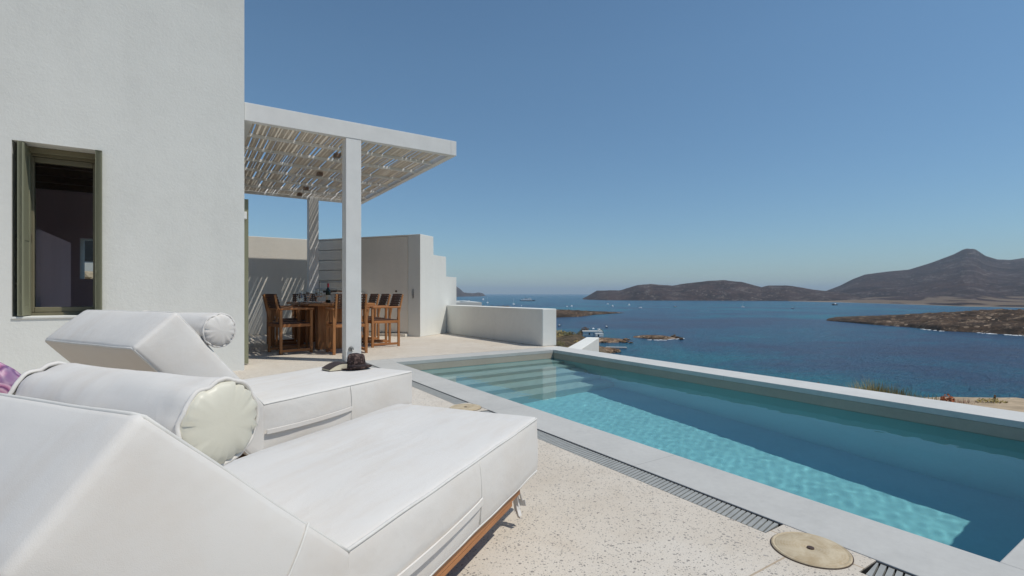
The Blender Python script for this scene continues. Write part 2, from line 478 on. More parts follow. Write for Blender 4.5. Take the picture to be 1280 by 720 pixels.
# ------------------------------------------------------------------ geometry helpers
class MB:
    """collects shapes in one bmesh and links them as one object"""
    def __init__(s):
        s.bm = bmesh.new()
    def box(s, x0, x1, y0, y1, z0, z1, mtx=None, bev=0.0, seg=2):
        r = bmesh.ops.create_cube(s.bm, size=1.0)
        vs = r['verts']
        for v in vs:
            v.co = Vector((x0 + (v.co.x + .5) * (x1 - x0), y0 + (v.co.y + .5) * (y1 - y0), z0 + (v.co.z + .5) * (z1 - z0)))
        if bev:
            es = list({e for v in vs for e in v.link_edges})
            rr = bmesh.ops.bevel(s.bm, geom=es, offset=bev, segments=seg, affect='EDGES', profile=0.5)
            vs = list({v for f in rr['faces'] for v in f.verts} | {v for v in vs if v.is_valid})
        if mtx:
            for v in vs:
                v.co = mtx @ v.co
        return vs
    def beam(s, a, b, wx, wy, up=Vector((0, 0, 1)), bev=0.0):
        a, b = Vector(a), Vector(b)
        d = b - a
        z = d.normalized()
        u = Vector(up)
        if abs(z.dot(u)) > 0.98:
            u = Vector((1, 0, 0))
        x = u.cross(z).normalized()
        y = z.cross(x)
        m = Matrix((x, y, z)).transposed().to_4x4()
        m.translation = a
        return s.box(-wx / 2, wx / 2, -wy / 2, wy / 2, 0, d.length, m, bev)
    def prism(s, pts, y0, y1, mtx=None, bev=0.0, axis='Y'):
        """polygon given in (x, z), extruded along y"""
        f0 = [s.bm.verts.new((p[0], y0, p[1])) for p in pts]
        f1 = [s.bm.verts.new((p[0], y1, p[1])) for p in pts]
        n = len(pts)
        fs = [s.bm.faces.new(f0), s.bm.faces.new(list(reversed(f1)))]
        for i in range(n):
            fs.append(s.bm.faces.new((f0[i], f1[i], f1[(i + 1) % n], f0[(i + 1) % n])))
        vs = f0 + f1
        if bev:
            es = list({e for f in fs for e in f.edges})
            rr = bmesh.ops.bevel(s.bm, geom=es, offset=bev, segments=3, affect='EDGES', profile=0.5)
            vs = list({v for f in rr['faces'] for v in f.verts} | {v for v in vs if v.is_valid})
        if mtx:
            for v in vs:
                v.co = mtx @ v.co
        return vs
    def tube(s, pts, r, n=8, closed=False, caps=True):
        pts = [Vector(p) for p in pts]
        m = len(pts)
        rings = []
        prev = None
        for i, p in enumerate(pts):
            if closed:
                t = (pts[(i + 1) % m] - pts[i - 1]).normalized()
            else:
                t = (pts[min(i + 1, m - 1)] - pts[max(i - 1, 0)]).normalized()
            if prev is None:
                u = Vector((0, 0, 1)) if abs(t.z) < 0.9 else Vector((1, 0, 0))
                x = u.cross(t).normalized()
            else:
                x = (prev - t * prev.dot(t)).normalized()
            prev = x
            y = t.cross(x)
            rr = r[i] if hasattr(r, '__len__') else r
            rings.append([s.bm.verts.new(p + (x * math.cos(2 * PI * k / n) + y * math.sin(2 * PI * k / n)) * rr) for k in range(n)])
        for i in range(m if closed else m - 1):
            a, b = rings[i], rings[(i + 1) % m]
            for k in range(n):
                s.bm.faces.new((a[k], a[(k + 1) % n], b[(k + 1) % n], b[k]))
        if caps and not closed:
            s.bm.faces.new(list(reversed(rings[0])))
            s.bm.faces.new(rings[-1])
    def lathe(s, prof, n=24, mtx=None, squash=(1, 1)):
        rings = []
        vs = []
        for r, z in prof:
            ring = [s.bm.verts.new((r * math.cos(2 * PI * k / n) * squash[0], r * math.sin(2 * PI * k / n) * squash[1], z)) for k in range(n)]
            rings.append(ring)
            vs += ring
        for a, b in zip(rings, rings[1:]):
            for k in range(n):
                s.bm.faces.new((a[k], a[(k + 1) % n], b[(k + 1) % n], b[k]))
        if prof[0][0] > 1e-4:
            s.bm.faces.new(list(reversed(rings[0])))
        if prof[-1][0] > 1e-4:
            s.bm.faces.new(rings[-1])
        if mtx:
            for v in vs:
                v.co = mtx @ v.co
        return vs
    def blob(s, c, rad, sub=2, jitter=0.2, freq=1.5, seed=0.0):
        r = bmesh.ops.create_icosphere(s.bm, subdivisions=sub, radius=1.0)
        for v in r['verts']:
            k = 1 + jitter * noise.noise(v.co * freq + Vector((seed, seed * 1.7, 0)))
            v.co = Vector((c[0] + v.co.x * rad[0] * k, c[1] + v.co.y * rad[1] * k, c[2] + v.co.z * rad[2] * k))
        return r['verts']
    def quad(s, *pts):
        s.bm.faces.new([s.bm.verts.new(p) for p in pts])
    def build(s, name, mat, parent=None, smooth=False):
        bmesh.ops.recalc_face_normals(s.bm, faces=s.bm.faces)
        me = bpy.data.meshes.new(name)
        s.bm.to_mesh(me)
        s.bm.free()
        if isinstance(mat, (list, tuple)):
            for x in mat:
                me.materials.append(x)
        else:
            me.materials.append(mat)
        o = bpy.data.objects.new(name, me)
        COL.objects.link(o)
        if parent:
            o.parent = parent
        if smooth:
            for p in me.polygons:
                p.use_smooth = True
            if smooth != True:
                me.set_sharp_from_angle(angle=R(smooth))
        return o

def tag(o, label=None, cat=None, group=None, kind=None):
    for k, v in (('label', label), ('category', cat), ('group', group), ('kind', kind)):
        if v:
            o[k] = v
    return o

def empty(name, loc=(0, 0, 0), rz=0.0, label=None, cat=None, group=None):
    o = bpy.data.objects.new(name, None)
    COL.objects.link(o)
    o.location = loc
    o.rotation_euler = (0, 0, rz)
    o.empty_display_size = 0.2
    return tag(o, label, cat, group)

def copy_tree(o, parent=None):
    c = o.copy()
    COL.objects.link(c)
    c.parent = parent
    for ch in list(o.children):
        copy_tree(ch, c)
    return c

def image_to_world(q, depth, z=0.0):
    """point back-projected from image column ratio q, distance depth along the camera view axis"""
    p = RGT * (q * depth) + FWD * depth
    return Vector((p.x, p.y, z))

def q_of(px):
    return (px - 640) / FPX

SEA_Z = -30.0
SEA_H = EYE - SEA_Z
def sea_depth(py):
    return SEA_H * FPX / (py - 367.0)

# ------------------------------------------------------------------ pool and terrace
PX0, PX1, PY0, PY1 = 2.28, 4.91, 0.50, 6.30      # inner edges of the pool
OX0, OX1, OY0, OY1 = 1.95, 5.31, 0.16, 6.65      # outer edges of its coping
GX0, GX1 = 1.817, 1.944                          # drain channel beside it
WATER = -0.135
LIDS = (0.885, 3.47)
gaps = [(l - 0.155, l + 0.155) for l in LIDS]

mb = MB()
mb.box(-9, GX0, -6, 13.2, -0.5, 0.0)
mb.box(GX0, OX1 - 0.02, OY1 + 0.006, 13.2, -0.5, 0.0)
mb.box(GX0, 5.0, -6, OY0 - 0.006, -0.5, 0.0)
for a, b in gaps:
    mb.box(GX0, GX1, a, b, -0.5, 0.0)
mb.box(GX0 + .001, GX1, OY0 - .005, OY1 + .005, -0.5, -0.06)
tag(mb.build('terrace', M['terrace']), 'cream pebble terrazzo terrace around the pool', None, None, 'structure')

pool = empty('swimming_pool', (3.6, 3.4, 0), 0, 'long rectangular pool with grey cement coping and turquoise water', 'swimming pool')
def at_pool(o):
    o.parent = pool
    o.matrix_parent_inverse = Matrix.Translation(-pool.location)
    return o
FL0, FL1 = -1.56, -1.32                          # floor height at the near and the far end
mb = MB()
cz = -0.05
mb.box(OX0, PX0, OY0, OY1, cz, 0, None, 0.004)
mb.box(PX0, PX1, PY1, OY1, cz, -0.0005, None, 0.004)
mb.box(PX0, PX1, OY0, PY0, cz, -0.0005, None, 0.004)
at_pool(mb.build('coping', M['coping']))
mb = MB()
mb.box(PX1, OX1, OY0, OY1, cz, 0, None, 0.004)
at_pool(mb.build('wall_top', M['coping_light']))
WL = WATER - 0.03
for nm, za, zb_, mm in (('basin_wall', WL, cz - .001, M['basin']), ('tank_lining', -2.1, WL - .0005, M['aqua'])):
    mb = MB()
    mb.box(OX0, PX0, OY0, OY1, za, zb_)
    mb.box(PX1, OX1, OY0, OY1, za, zb_)
    mb.box(PX0, PX1, PY1, OY1, za, zb_)
    mb.box(PX0, PX1, OY0, PY0, za, zb_)
    at_pool(mb.build(nm, mm)).cycles.is_caustics_receiver = True
mb = MB()
vs = mb.box(PX0, PX1, PY0, PY1, -2.1, 0)
for v in vs:
    if v.co.z > -1:
        v.co.z = FL0 if v.co.y < 3 else FL1
pfloor = at_pool(mb.build('basin_floor', M['aqua']))
mb = MB()
NST, TR = 5, 0.27
prof = []
z = WATER - 0.10
y = PY1
for k in range(NST):
    prof += [(y if k == 0 else y, z), (y - TR, z)]
    y -= TR
    z -= 0.20
pts = [(PY1 - 0.0005, WATER - 0.10)]
y, z = PY1, WATER - 0.10
for k in range(NST):
    pts += [(y - TR, z)]
    y -= TR
    z -= 0.21
    pts += [(y, max(z, -1.36)) if k < NST - 1 else (y, -1.42)]
pts += [(PY1 - 0.0005, -1.42)]
m4 = Matrix(((0, 1, 0, 0), (1, 0, 0, 0), (0, 0, 1, 0), (0, 0, 0, 1)))
mb.prism(pts, PX0 + .001, PX1 - .001, m4)
steps = at_pool(mb.build('steps', M['step']))
# water: a closed body with a gently rippled top
mb = MB()
nx, ny = 170, 370
wx0, wx1, wy0, wy1 = PX0 - 0.006, PX1 + 0.006, PY0 - 0.006, PY1 + 0.006
waves = []
rw = random.Random(3)
for k in range(44):
    lam = rw.choice((0.07, 0.08, 0.10, 0.12, 0.15, 0.2, 0.45))
    a = rw.uniform(0, 2 * PI)
    waves.append((2 * PI / lam * math.cos(a), 2 * PI / lam * math.sin(a), rw.uniform(0, 6.28), 0.00027 * lam * rw.uniform(.4, 1.1) * (1.5 if lam > .4 else 1)))
top = []
for j in range(ny + 1):
    row = []
    for i in range(nx + 1):
        x = wx0 + (wx1 - wx0) * i / nx
        y = wy0 + (wy1 - wy0) * j / ny
        h = sum(A * math.sin(kx * x + ky * y + p) for kx, ky, p, A in waves)
        row.append(mb.bm.verts.new((x, y, WATER + h)))
    top.append(row)
for j in range(ny):
    for i in range(nx):
        mb.bm.faces.new((top[j][i], top[j][i + 1], top[j + 1][i + 1], top[j + 1][i]))
ring = [top[0][i] for i in range(nx + 1)] + [top[j][nx] for j in range(1, ny + 1)] + [top[ny][i] for i in range(nx - 1, -1, -1)] + [top[j][0] for j in range(ny - 1, 0, -1)]
low = [mb.bm.verts.new((v.co.x, v.co.y, -1.9)) for v in ring]
for k in range(len(ring)):
    k2 = (k + 1) % len(ring)
    mb.bm.faces.new((ring[k], low[k], low[k2], ring[k2]))
mb.bm.faces.new(low)
water = at_pool(mb.build('water', M['water'], None, 40))
water.cycles.is_caustics_caster = True
for o in (pfloor, steps):
    o.cycles.is_caustics_receiver = True

# drain grates and lids beside the pool
def grate(y0, y1, label):
    root = empty('drain_grate', (GX0, y0, 0), 0, label, 'drain grate', 'drain grates along the pool coping')
    mb = MB()
    L = y1 - y0
    Wd = GX1 - GX0
    n = int(L / 0.0225)
    p = L / n
    for k in range(n):
        for v in mb.box(0.007, Wd - 0.007, k * p + 0.0032, (k + 1) * p - 0.0032, -0.02, -0.003):
            v.co.y = min(L - .003, max(.003, v.co.y + .20 * (v.co.x - Wd / 2)))
    mb.build('grille', M['grate'], root)
    mb = MB()
    mb.box(0.0006, 0.0062, 0.0, L, -0.03, -0.002)
    mb.box(Wd - 0.0066, Wd - 0.0006, 0.0, L, -0.03, -0.002)
    mb.box(0.0067, Wd - 0.0067, 0, 0.0026, -0.03, -0.002)
    mb.box(0.0067, Wd - 0.0067, L - 0.0026, L, -0.03, -0.002)
    mb.build('frame', M['black'], root)  # near-black strips paint the shaded gap around the grille
grate(OY0, gaps[0][0] - .002, 'short grey slotted drain grate nearest the camera, before the round lid')
grate(gaps[0][1] + .002, gaps[1][0] - .002, 'long grey slotted drain grate between the two round lids')
grate(gaps[1][1] + .002, OY1, 'grey slotted drain grate running to the far pool corner')
def lid(y, label):
    root = empty('skimmer_lid', (1.83, y, 0), 0, label, 'lid', 'round tan lids in the terrace')
    mb = MB()
    mb.lathe([(0.123, 0.001), (0.123, 0.004), (0.119, 0.007), (0.112, 0.0055), (0.108, 0.0075), (0.06, 0.009), (0.02, 0.0095), (0.013, 0.006), (0.0, 0.005)], 56)
    mb.build('disc', M['lid'], root, 35)
    mb = MB()
    mb.lathe([(0.0115, 0.0055), (0.0115, 0.0095), (0.007, 0.0105), (0.0, 0.0105)], 16)
    mb.build('plug', M['dark_metal'], root, 35)
    mb = MB()
    mb.lathe([(0.1235, 0.0005), (0.1262, 0.0005), (0.1262, 0.002), (0.1235, 0.002), (0.1235, 0.0005)], 56)
    mb.build('ring', M['dark_metal'], root)
lid(LIDS[0], 'round tan plastic lid in the terrazzo in the foreground beside the coping')
lid(LIDS[1], 'round tan lid half hidden behind the front daybed')

# ------------------------------------------------------------------ villa
HX, HY = 0.554, 6.60
villa = empty('villa', (0, HY, 0), 0, 'tall white plastered villa with one olive shuttered window', 'house')
def at_villa(o, par=None):
    o.parent = par or villa
    o.matrix_parent_inverse = Matrix.Translation(-villa.location)
    return o
WX0, WX1, WZ0, WZ1 = -1.415, -0.742, 0.655, 2.375
T = 0.42
BWX0, BWX1, BWZ0, BWZ1 = -1.47, -0.85, 1.14, 1.80
HYB = 10.6
mb = MB()
mb.box(-7, WX0, HY, HY + T, 0, 5.2)
mb.box(WX1, HX, HY, HY + T, 0, 5.2)
mb.box(WX0, WX1, HY, HY + T, 0, WZ0)
mb.box(WX0, WX1, HY, HY + T, WZ1, 5.2)
DY0, DY1 = 7.12, 9.6  # side doorway, widened to let more light into the room
mb.box(HX - T, HX, HY + T, DY0, 0, 5.2)
mb.box(HX - T, HX, DY1, HYB, 0, 5.2)
mb.box(HX - T, HX, DY0, DY1, 2.1, 5.2)
mb.box(-7, -7 + T, HY + T, HYB, 0, 5.2)
mb.box(-7, BWX0, HYB, HYB + T, 0, 5.2)
mb.box(BWX1, HX, HYB, HYB + T, 0, 5.2)
mb.box(BWX0, BWX1, HYB, HYB + T, 0, BWZ0)
mb.box(BWX0, BWX1, HYB, HYB + T, BWZ1, 5.2)
at_villa(mb.build('wall', M['plaster']))
mb = MB()
mb.box(-7 + T, HX - T, HY + T, HYB, 5.0, 5.18)
at_villa(mb.build('roof', M['plaster']))
# the room behind the window
rx0, rx1, ry0, ry1 = -2.6, HX - T - .002, HY + T + .002, HYB - .002
mb = MB()
mb.box(rx0 - .1, rx0, ry0, ry1, 0.05, 2.62)
mb.box(rx1 - .03, rx1, ry0, DY0, 0.05, 2.62)
mb.box(rx1 - .03, rx1, DY1, ry1, 0.05, 2.62)
mb.box(rx1 - .03, rx1, DY0, DY1, 2.1, 2.62)
mb.box(rx0, BWX0, ry1 - .03, ry1, 0.05, 2.62)
mb.box(BWX1, rx1 - .03, ry1 - .03, ry1, 0.05, 2.62)
mb.box(BWX0, BWX1, ry1 - .03, ry1, 0.05, BWZ0)
mb.box(BWX0, BWX1, ry1 - .03, ry1, BWZ1, 2.62)
mb.box(-1.42, -1.30, ry0 + .06, 8.7, 0.05, 1.57)
at_villa(mb.build('room_lining', M['lilac']))
mb = MB()
mb.box(rx0, rx1, ry0, ry1, 2.64, 2.70)
for k in range(6):
    yy = ry0 + 0.25 + k * 0.58
    mb.box(rx0, rx1 - .031, yy, yy + 0.1, 2.5, 2.638)
at_villa(mb.build('ceiling', M['dark_wood']))
mb = MB()
mb.box(rx0, rx1, ry0, ry1, 0.0, 0.048)
at_villa(mb.build('room_floor', M['plaster_lifted']))  # floor made pale to bounce light into the room
# window: frame deep in the reveal, casement, glass
win = at_villa(bpy.data.objects.new('window', None))
COL.objects.link(win)
def wpart(mb, name, mat, smooth=False):
    o = mb.build(name, mat, None, smooth)
    o.parent = win
    return o
fy0, fy1 = HY + 0.25, HY + 0.32
mb = MB()
e = 0.05
mb.box(WX0 + .001, WX0 + e, fy0, fy1, WZ0 + .001, WZ1 - .001, None, .004)
mb.box(WX1 - e, WX1 - .001, fy0, fy1, WZ0 + .001, WZ1 - .001, None, .004)
mb.box(WX0 + e, WX1 - e, fy0, fy1, WZ1 - e - .03, WZ1 - .001, None, .004)
mb.box(WX0 + e, WX1 - e, fy0, fy1, WZ0 + .001, WZ0 + e, None, .004)
wpart(mb, 'frame', M['olive_dark'])
mb = MB()
c0, c1 = WX0 + e + .002, WX1 - e - .002
z0, z1 = WZ0 + e + .002, WZ1 - e - .032
q = 0.055
mb.box(c0, c0 + q, fy0 + .02, fy1 + .015, z0, z1, None, .006)
mb.box(c1 - q, c1, fy0 + .02, fy1 + .015, z0, z1, None, .006)
mb.box(c0 + q, c1 - q, fy0 + .02, fy1 + .015, z0, z0 + q, None, .006)
mb.box(c0 + q, c1 - q, fy0 + .02, fy1 + .015, z1 - q, z1, None, .006)
wpart(mb, 'casement', M['olive_dark'])
mb = MB()
mb.box(c0 + q, c1 - q, fy0 + .045, fy0 + .051, z0 + q, z1 - q)
wpart(mb, 'glass', M['glass'])
mb = MB()
mb.box(c0 + .015, c0 + .04, fy0 - .002, fy0 + .019, 1.42, 1.50, None, .004)
mb.tube([(c0 + .028, fy0 - .005, 1.46), (c0 + .028, fy0 - .03, 1.46), (c0 + .028, fy0 - .03, 1.37)], 0.007, 8)
wpart(mb, 'handle', M['dark_metal'], 40)
mb = MB()
mb.box(WX0 - .0, WX1, HY - .012, HY + .245, WZ0 + .0005, WZ0 + .022, None, .004)
wpart(mb, 'sill', M['plaster'])
# olive strip across the top of the opening, in front of the frame
mb = MB()
mb.box(WX0 + e, WX1 - e, fy0 - .06, fy0 - .002, WZ1 - .06, WZ1 - .002, None, .004)
wpart(mb, 'head_trim', M['olive_dark'])

def shutter(name, hinge_x, ang, wid, sgn, label):
    root = bpy.data.objects.new(name, None)
    COL.objects.link(root)
    root.location = (hinge_x, HY + 0.246, 0)
    root.rotation_euler = (0, 0, ang)
    root.parent = villa
    root.matrix_parent_inverse = Matrix.Translation(-villa.location)
    root['label'] = label
    zz0, zz1 = WZ0 + .03, WZ1 - .015
    mb = MB()
    mb.box(0, wid, 0, sgn * 0.034, zz0, zz1, None, .004)
    for a, b in ((0.0, 0.06), (wid - .06, wid)):
        mb.box(a, b, -0.005 * sgn, sgn * 0.039, zz0 - .001, zz1 + .001, None, .003)
    for a, b in ((zz0, zz0 + .09), (zz1 - .09, zz1), (1.42, 1.50)):
        mb.box(.061, wid - .061, -0.004 * sgn, sgn * 0.038, a, b, None, .003)
    o = mb.build('panel', M['olive'])
    o.parent = root
    mb = MB()
    yy = -0.012 * sgn
    mb.box(wid * .42, wid * .42 + .03, min(yy, 0), max(yy, -.0045 * sgn), 1.33, 1.46, None, .003)
    mb.tube([(wid * .42 + .015, yy, 1.43), (wid * .42 + .015, yy * 3, 1.43), (wid * .42 + .015, yy * 3, 1.32)], .006, 8)
    o = mb.build('handle', M['dark_metal'], None, 40)
    o.parent = root
    mb = MB()
    mb.tube([(0.10, yy, 1.02), (0.10, yy * 3.2, 1.02), (0.13, yy * 3.2, 1.0)], .008, 8)
    o = mb.build('latch', M['steel'], None, 40)
    o.parent = root
    return root
shutter('shutter', WX0 + 0.052, R(-91), 0.27, 1, 'open olive shutter leaf at the left side of the window')
shutter('shutter', WX1 - 0.012, R(-89), 0.30, -1, 'open olive shutter leaf seen edge on at the right side')
# the open terrace door and a small bracket on the side facing the pergola
door = at_villa(bpy.data.objects.new('door', None))
COL.objects.link(door)
mb = MB()
mb.box(HX + .002, HX + .085, 7.06, 7.12, 0.015, 2.09, None, .004)
o = mb.build('door_leaf', M['olive']); o.parent = door
mb = MB()
mb.box(HX + .001, HX + .06, 6.98, 7.05, 1.83, 1.92, None, .004)
o = at_villa(mb.build('bracket', M['metal_white']))

# ------------------------------------------------------------------ pergola
PZ, PT = 2.95, 3.165
pg = empty('pergola', (1.9, 9.0, 0), 0, 'white pergola with reed slats shading the dining table', 'pergola')
def at_pg(o):
    o.parent = pg
    o.matrix_parent_inverse = Matrix.Translation(-pg.location)
    return o
PGX0, PGX1, PGY0, PGY1 = HX + .004, 3.345, 6.635, 11.5
BW = 0.09
mb = MB()
mb.box(PGX0, PGX1 - BW - .001, PGY0, PGY0 + BW, PZ, PT, None, .004)
mb.box(PGX1 - BW, PGX1, PGY0 - .0, PGY1, PZ, PT, None, .004)
mb.box(PGX0 + BW + .001, PGX1 - BW - .001, PGY1 - BW, PGY1, PZ, PT, None, .004)
mb.box(PGX0, PGX0 + BW, PGY0 + BW + .001, PGY1, PZ, PT, None, .004)
at_pg(mb.build('beam', M['metal_white']))
purl = [7.34, 8.01, 8.68, 9.36, 10.06, 10.78]
for yv in purl:
    mb = MB()
    mb.box(PGX0 + BW + .001, PGX1 - BW - .001, yv - .022, yv + .022, PZ + .010, PZ + .050, None, .003)
    at_pg(mb.build('purlin', M['metal_white']))
mb = MB()
ys = [PGY0 + BW + .002] + purl + [PGY1 - BW - .002]
rs = random.Random(11)
lath = MB()
for a, b in zip(ys, ys[1:]):
    x = PGX0 + BW + .01
    while x < PGX1 - BW - .03:
        wd = rs.uniform(0.016, 0.060)
        gp = rs.choice((0.007, 0.009, 0.011, 0.013, 0.016, 0.020, 0.028))
        x2 = min(x + wd, PGX1 - BW - .004)
        dz = rs.uniform(0, .003)
        mb.box(x, x2, a + .002, b - .002, PZ + .052 + dz, PZ + .057 + dz)
        if rs.random() < .52:
            g1 = min(x2 + gp, PGX1 - BW - .004)
            lath.box(x2 + .0004, g1 - .0004, a + .002, b - .002, PZ + .054, PZ + .0565)  # added strip, reads as a bright line of light between slats
        x = x2 + gp
at_pg(mb.build('slat_cover', M['reed']))
at_pg(lath.build('gap_glow_strip', M['lath']))
for (px_, py_) in ((1.835, PGY0 + .105), (2.27, PGY1 - .11)):
    mb = MB()
    mb.box(px_ - .10, px_ + .10, py_ - .10, py_ + .10, 0.001, PZ - .001, None, .005)
    at_pg(mb.build('post', M['metal_white']))
for k, (lx, ly) in enumerate(((1.87, 7.66), (1.91, 9.02), (1.95, 10.42), (1.95, 11.1))):
    words_ = ('nearest the front beam', 'second from the front beam', 'third from the front beam', 'closest to the rear beam')[k]
    root = empty('ceiling_spotlight', (lx, ly, PZ + .035), 0, 'small brown box spotlight under the pergola slats, ' + words_, 'spotlight', 'spotlights under the pergola')
    mb = MB(); mb.box(-.045, .045, -.045, .045, -.048, 0.012, None, .004); mb.build('housing', M['brown_metal'], root)
    mb = MB(); mb.lathe([(.034, -.0525), (.034, -.0485), (.03, -.0485), (.0, -.0485)], 20); mb.build('lens', M['steel'], root, 40)
root = empty('post_fitting', (1.80, PGY0 - .0, 0.17), 0, 'small round grey metal fitting low on the front pergola post', 'fitting')
mb = MB(); mb.lathe([(0.0, 0.03), (.022, .03), (.03, .02), (.034, 0.002), (.034, -.004)], 16, Matrix.Translation((0, 0.002, 0)) @ Matrix.Rotation(R(90), 4, 'X')); mb.build('rosette', M['chrome'], root, 40)
mb = MB(); mb.tube([(0, -.028, 0), (0, -.06, .004), (0, -.075, -.02)], .010, 10); mb.build('spout', M['chrome'], root, 50)

# ------------------------------------------------------------------ back wall, annexe, parapet
mb = MB()
mb.box(HX + .01, 2.36, 12.13, 12.45, 0.001, 2.15, None, .008)
tag(mb.build('back_wall', M['plaster_lifted']), 'plain white garden wall closing the terrace behind the dining table', 'wall', None, 'structure')
C0, C1 = Vector((2.335, 12.13)), Vector((4.04, 9.67))
ad = (C1 - C0).normalized()                       # along the door wall
AL = (C1 - C0).length
an = Vector((-ad.y, ad.x))                        # away from the terrace
annex = empty('annexe', (C0.x, C0.y, 0), math.atan2(ad.y, ad.x), 'white stepped annexe with flush doors at the end of the terrace', 'outbuilding')
# local x along the door wall, y away from the camera (behind it)
def st_at(px):                                    # distance along the stepped end wall at image column px
    q = q_of(px)
    dirw = RGT * q + FWD
    A = Vector((C1.x, C1.y)); d = an
    det = d.x * -dirw.y + dirw.x * d.y
    return ((-A.x) * -dirw.y + dirw.x * (-A.y)) / det
S1, S2, S3 = st_at(541.7), st_at(557.6), st_at(570.6)
def h_at(s, py):
    p = C1 + an * s
    D = p.x * FWD.x + p.y * FWD.y
    return EYE + (367 - py) * D / FPX
H1, H2, H3 = 2.14, h_at((S1 + S2) / 2, 319.9), h_at((S2 + S3) / 2, 346.3)
print('annexe', S1, S2, S3, H1, H2, H3, AL)
DX0, DX1 = 1.30, AL - 0.30                        # door recess
LX0, LX1 = 0.18, 1.22
mb = MB()
mb.prism([(0, 0.001), (S3, 0.001), (S3, H3), (S2, H3), (S2, H2), (S1, H2), (S1, H1), (0, H1)], 0, 0.3, Matrix(((0, -1, 0, AL), (1, 0, 0, 0), (0, 0, 1, 0), (0, 0, 0, 1))), .006)
mb.build('stepped_wall', M['plaster'], annex)
mb = MB()
hd = H1 - 0.03
mb.box(-0.02, LX0, 0.002, 0.3, 0.001, H1 - .002)
mb.box(LX0, DX1 + .001, 0.10, 0.3, 0.001, H1 - .002)
mb.box(LX1, DX0, 0.003, 0.0995, 0.001, hd)
mb.box(LX0, AL - .301, 0.003, 0.0995, hd, H1 - .002)
mb.box(DX1, AL - .3005, 0.002, 0.3, 0.001, hd - .0005)
mb.build('door_wall', M['plaster_lifted'], annex)
# louvred leaf of horizontal boards
lv = MB()
nb = 9
for k in range(nb):
    a = 0.06 + (hd - .064) * k / nb
    lv.box(LX0 + .012, LX1 - .012, 0.006, 0.045, a + .006, a + (hd - .064) / nb - .005, None, .003)
lv.build('louvred_door', M['plaster_lifted'], annex)
dr = MB()
dr.box(DX0 + .012, DX1 - .012, 0.012, 0.05, 0.075, hd - .004, None, .004)
d1 = dr.build('door', M['plaster_lifted'], annex)
mb = MB()
mb.box(DX0 + .035, DX0 + .065, 0.004, 0.0115, 0.98, 1.20, None, .002)
mb.tube([(DX0 + .05, .004, 1.14), (DX0 + .05, -.045, 1.14), (DX0 + .16, -.045, 1.14)], .009, 8)
mb.lathe([(0, -.001), (.012, -.001), (.014, -.012), (.0, -.014)], 10, Matrix.Translation((DX0 + .05, .003, 1.03)) @ Matrix.Rotation(R(-90), 4, 'X'))
mb.build('handle', M['dark_metal'], d1, 40)
mb = MB()
mb.lathe([(.0, -.001), (.02, -.001), (.02, -.02), (.0, -.022)], 12, Matrix.Translation((DX1 - .30, .010, 0.95)) @ Matrix.Rotation(R(-90), 4, 'X'))
mb.build('knob', M['dark_metal'], d1, 40)
mb = MB()
mb.box(AL - .19, AL - .16, -.008, .0015, 0.80, 1.0, None, .003)
mb.tube([(AL - .175, -.006, .96), (AL - .175, -.04, .96), (AL - .175, -.04, .86)], .008, 8)
mb.build('latch', M['steel'], annex, 40)
mb = MB()
mb.box(DX0, DX1, -.10, .0, 0.001, .06, None, .004)
mb.build('threshold', M['plaster_lifted'], annex)

root = empty('parapet', (5.2, 8.4, 0), 0, 'low white parapet wall at the far end of the pool', 'wall')
mb = MB()
p0 = C1 + an * (S3 - 0.25)
vs = mb.box(-.15, .15, -1.62, 1.9, 0.001, .638, None, .012, 3)
for v in vs:
    v.co.x += (-0.095 * (v.co.y + 1.62) / 3.2)
o = mb.build('wall_body', M['plaster'], root)

d2 = (RGT * math.sin(R(20)) + FWD * math.cos(R(20))).normalized()
root = empty('side_wall', (0, 0, 0), 0, 'lower white wall running seaward just beyond the pool corner', 'wall')
A = image_to_world(q_of(709), 8.3); B = image_to_world(q_of(741), 11.2)
dd = (B - A).normalized(); nn = Vector((dd.y, -dd.x, 0))
root.location = (A.x, A.y, 0)
root.rotation_euler = (0, 0, math.atan2(dd.y, dd.x))
mb = MB(); mb.box(0, (B - A).length, -.14, .14, -2.6, -.085, None, .012, 3); mb.build('wall_body', M['plaster'], root)

# lower neighbour house whose roof shows over the parapet
root = empty('neighbour_house', (*image_to_world(-0.125, 27)[:2], 0), R(-20), 'flat white roof of a lower house just beyond the parapet', 'house')
mb = MB()
mb.box(-5, 1.75, 0, 7, -4, 0.30)
for a in ((-5, 1.75, 0, .3), (-5, 1.75, 6.7, 7), (-5, -4.7, .301, 6.699), (1.45, 1.75, .301, 6.699)):
    mb.box(*a, 0.301, 0.42)
mb.build('wall_body', M['plaster'], root)

# ------------------------------------------------------------------ outdoor kitchen counter by the door wall
root = empty('outdoor_kitchen', (C0.x, C0.y, 0), math.atan2(ad.y, ad.x), 'white built in barbecue counter with steel rail against the louvred wall', 'counter')
mb = MB()
mb.box(.30, 1.55, -.62, -.02, 0.001, .88, None, .008)
mb.build('counter', M['plaster'], root)
mb = MB()
mb.box(.27, 1.58, -.65, -.015, .881, .92, None, .006)
mb.build('worktop', M['plaster'], root)
mb = MB()
mb.tube([(.45, -.16, .921), (.45, -.16, 1.16), (1.40, -.16, 1.16), (1.40, -.16, .921)], .014, 8)
mb.tube([(.45, -.5, .921), (.45, -.5, 1.0), (1.40, -.5, 1.0), (1.40, -.5, .921)], .010, 8)
mb.build('rail', M['steel'], root, 50)
mb = MB(); mb.box(.62, 1.25, -.50, -.18, .9205, .96, None, .006); mb.build('hob', M['dark_metal'], root)
root = empty('white_canister', (*(C0 + ad * 1.46 + an * -.40)[:2], .92), 0, 'white square canister on the right end of the kitchen counter', 'canister')
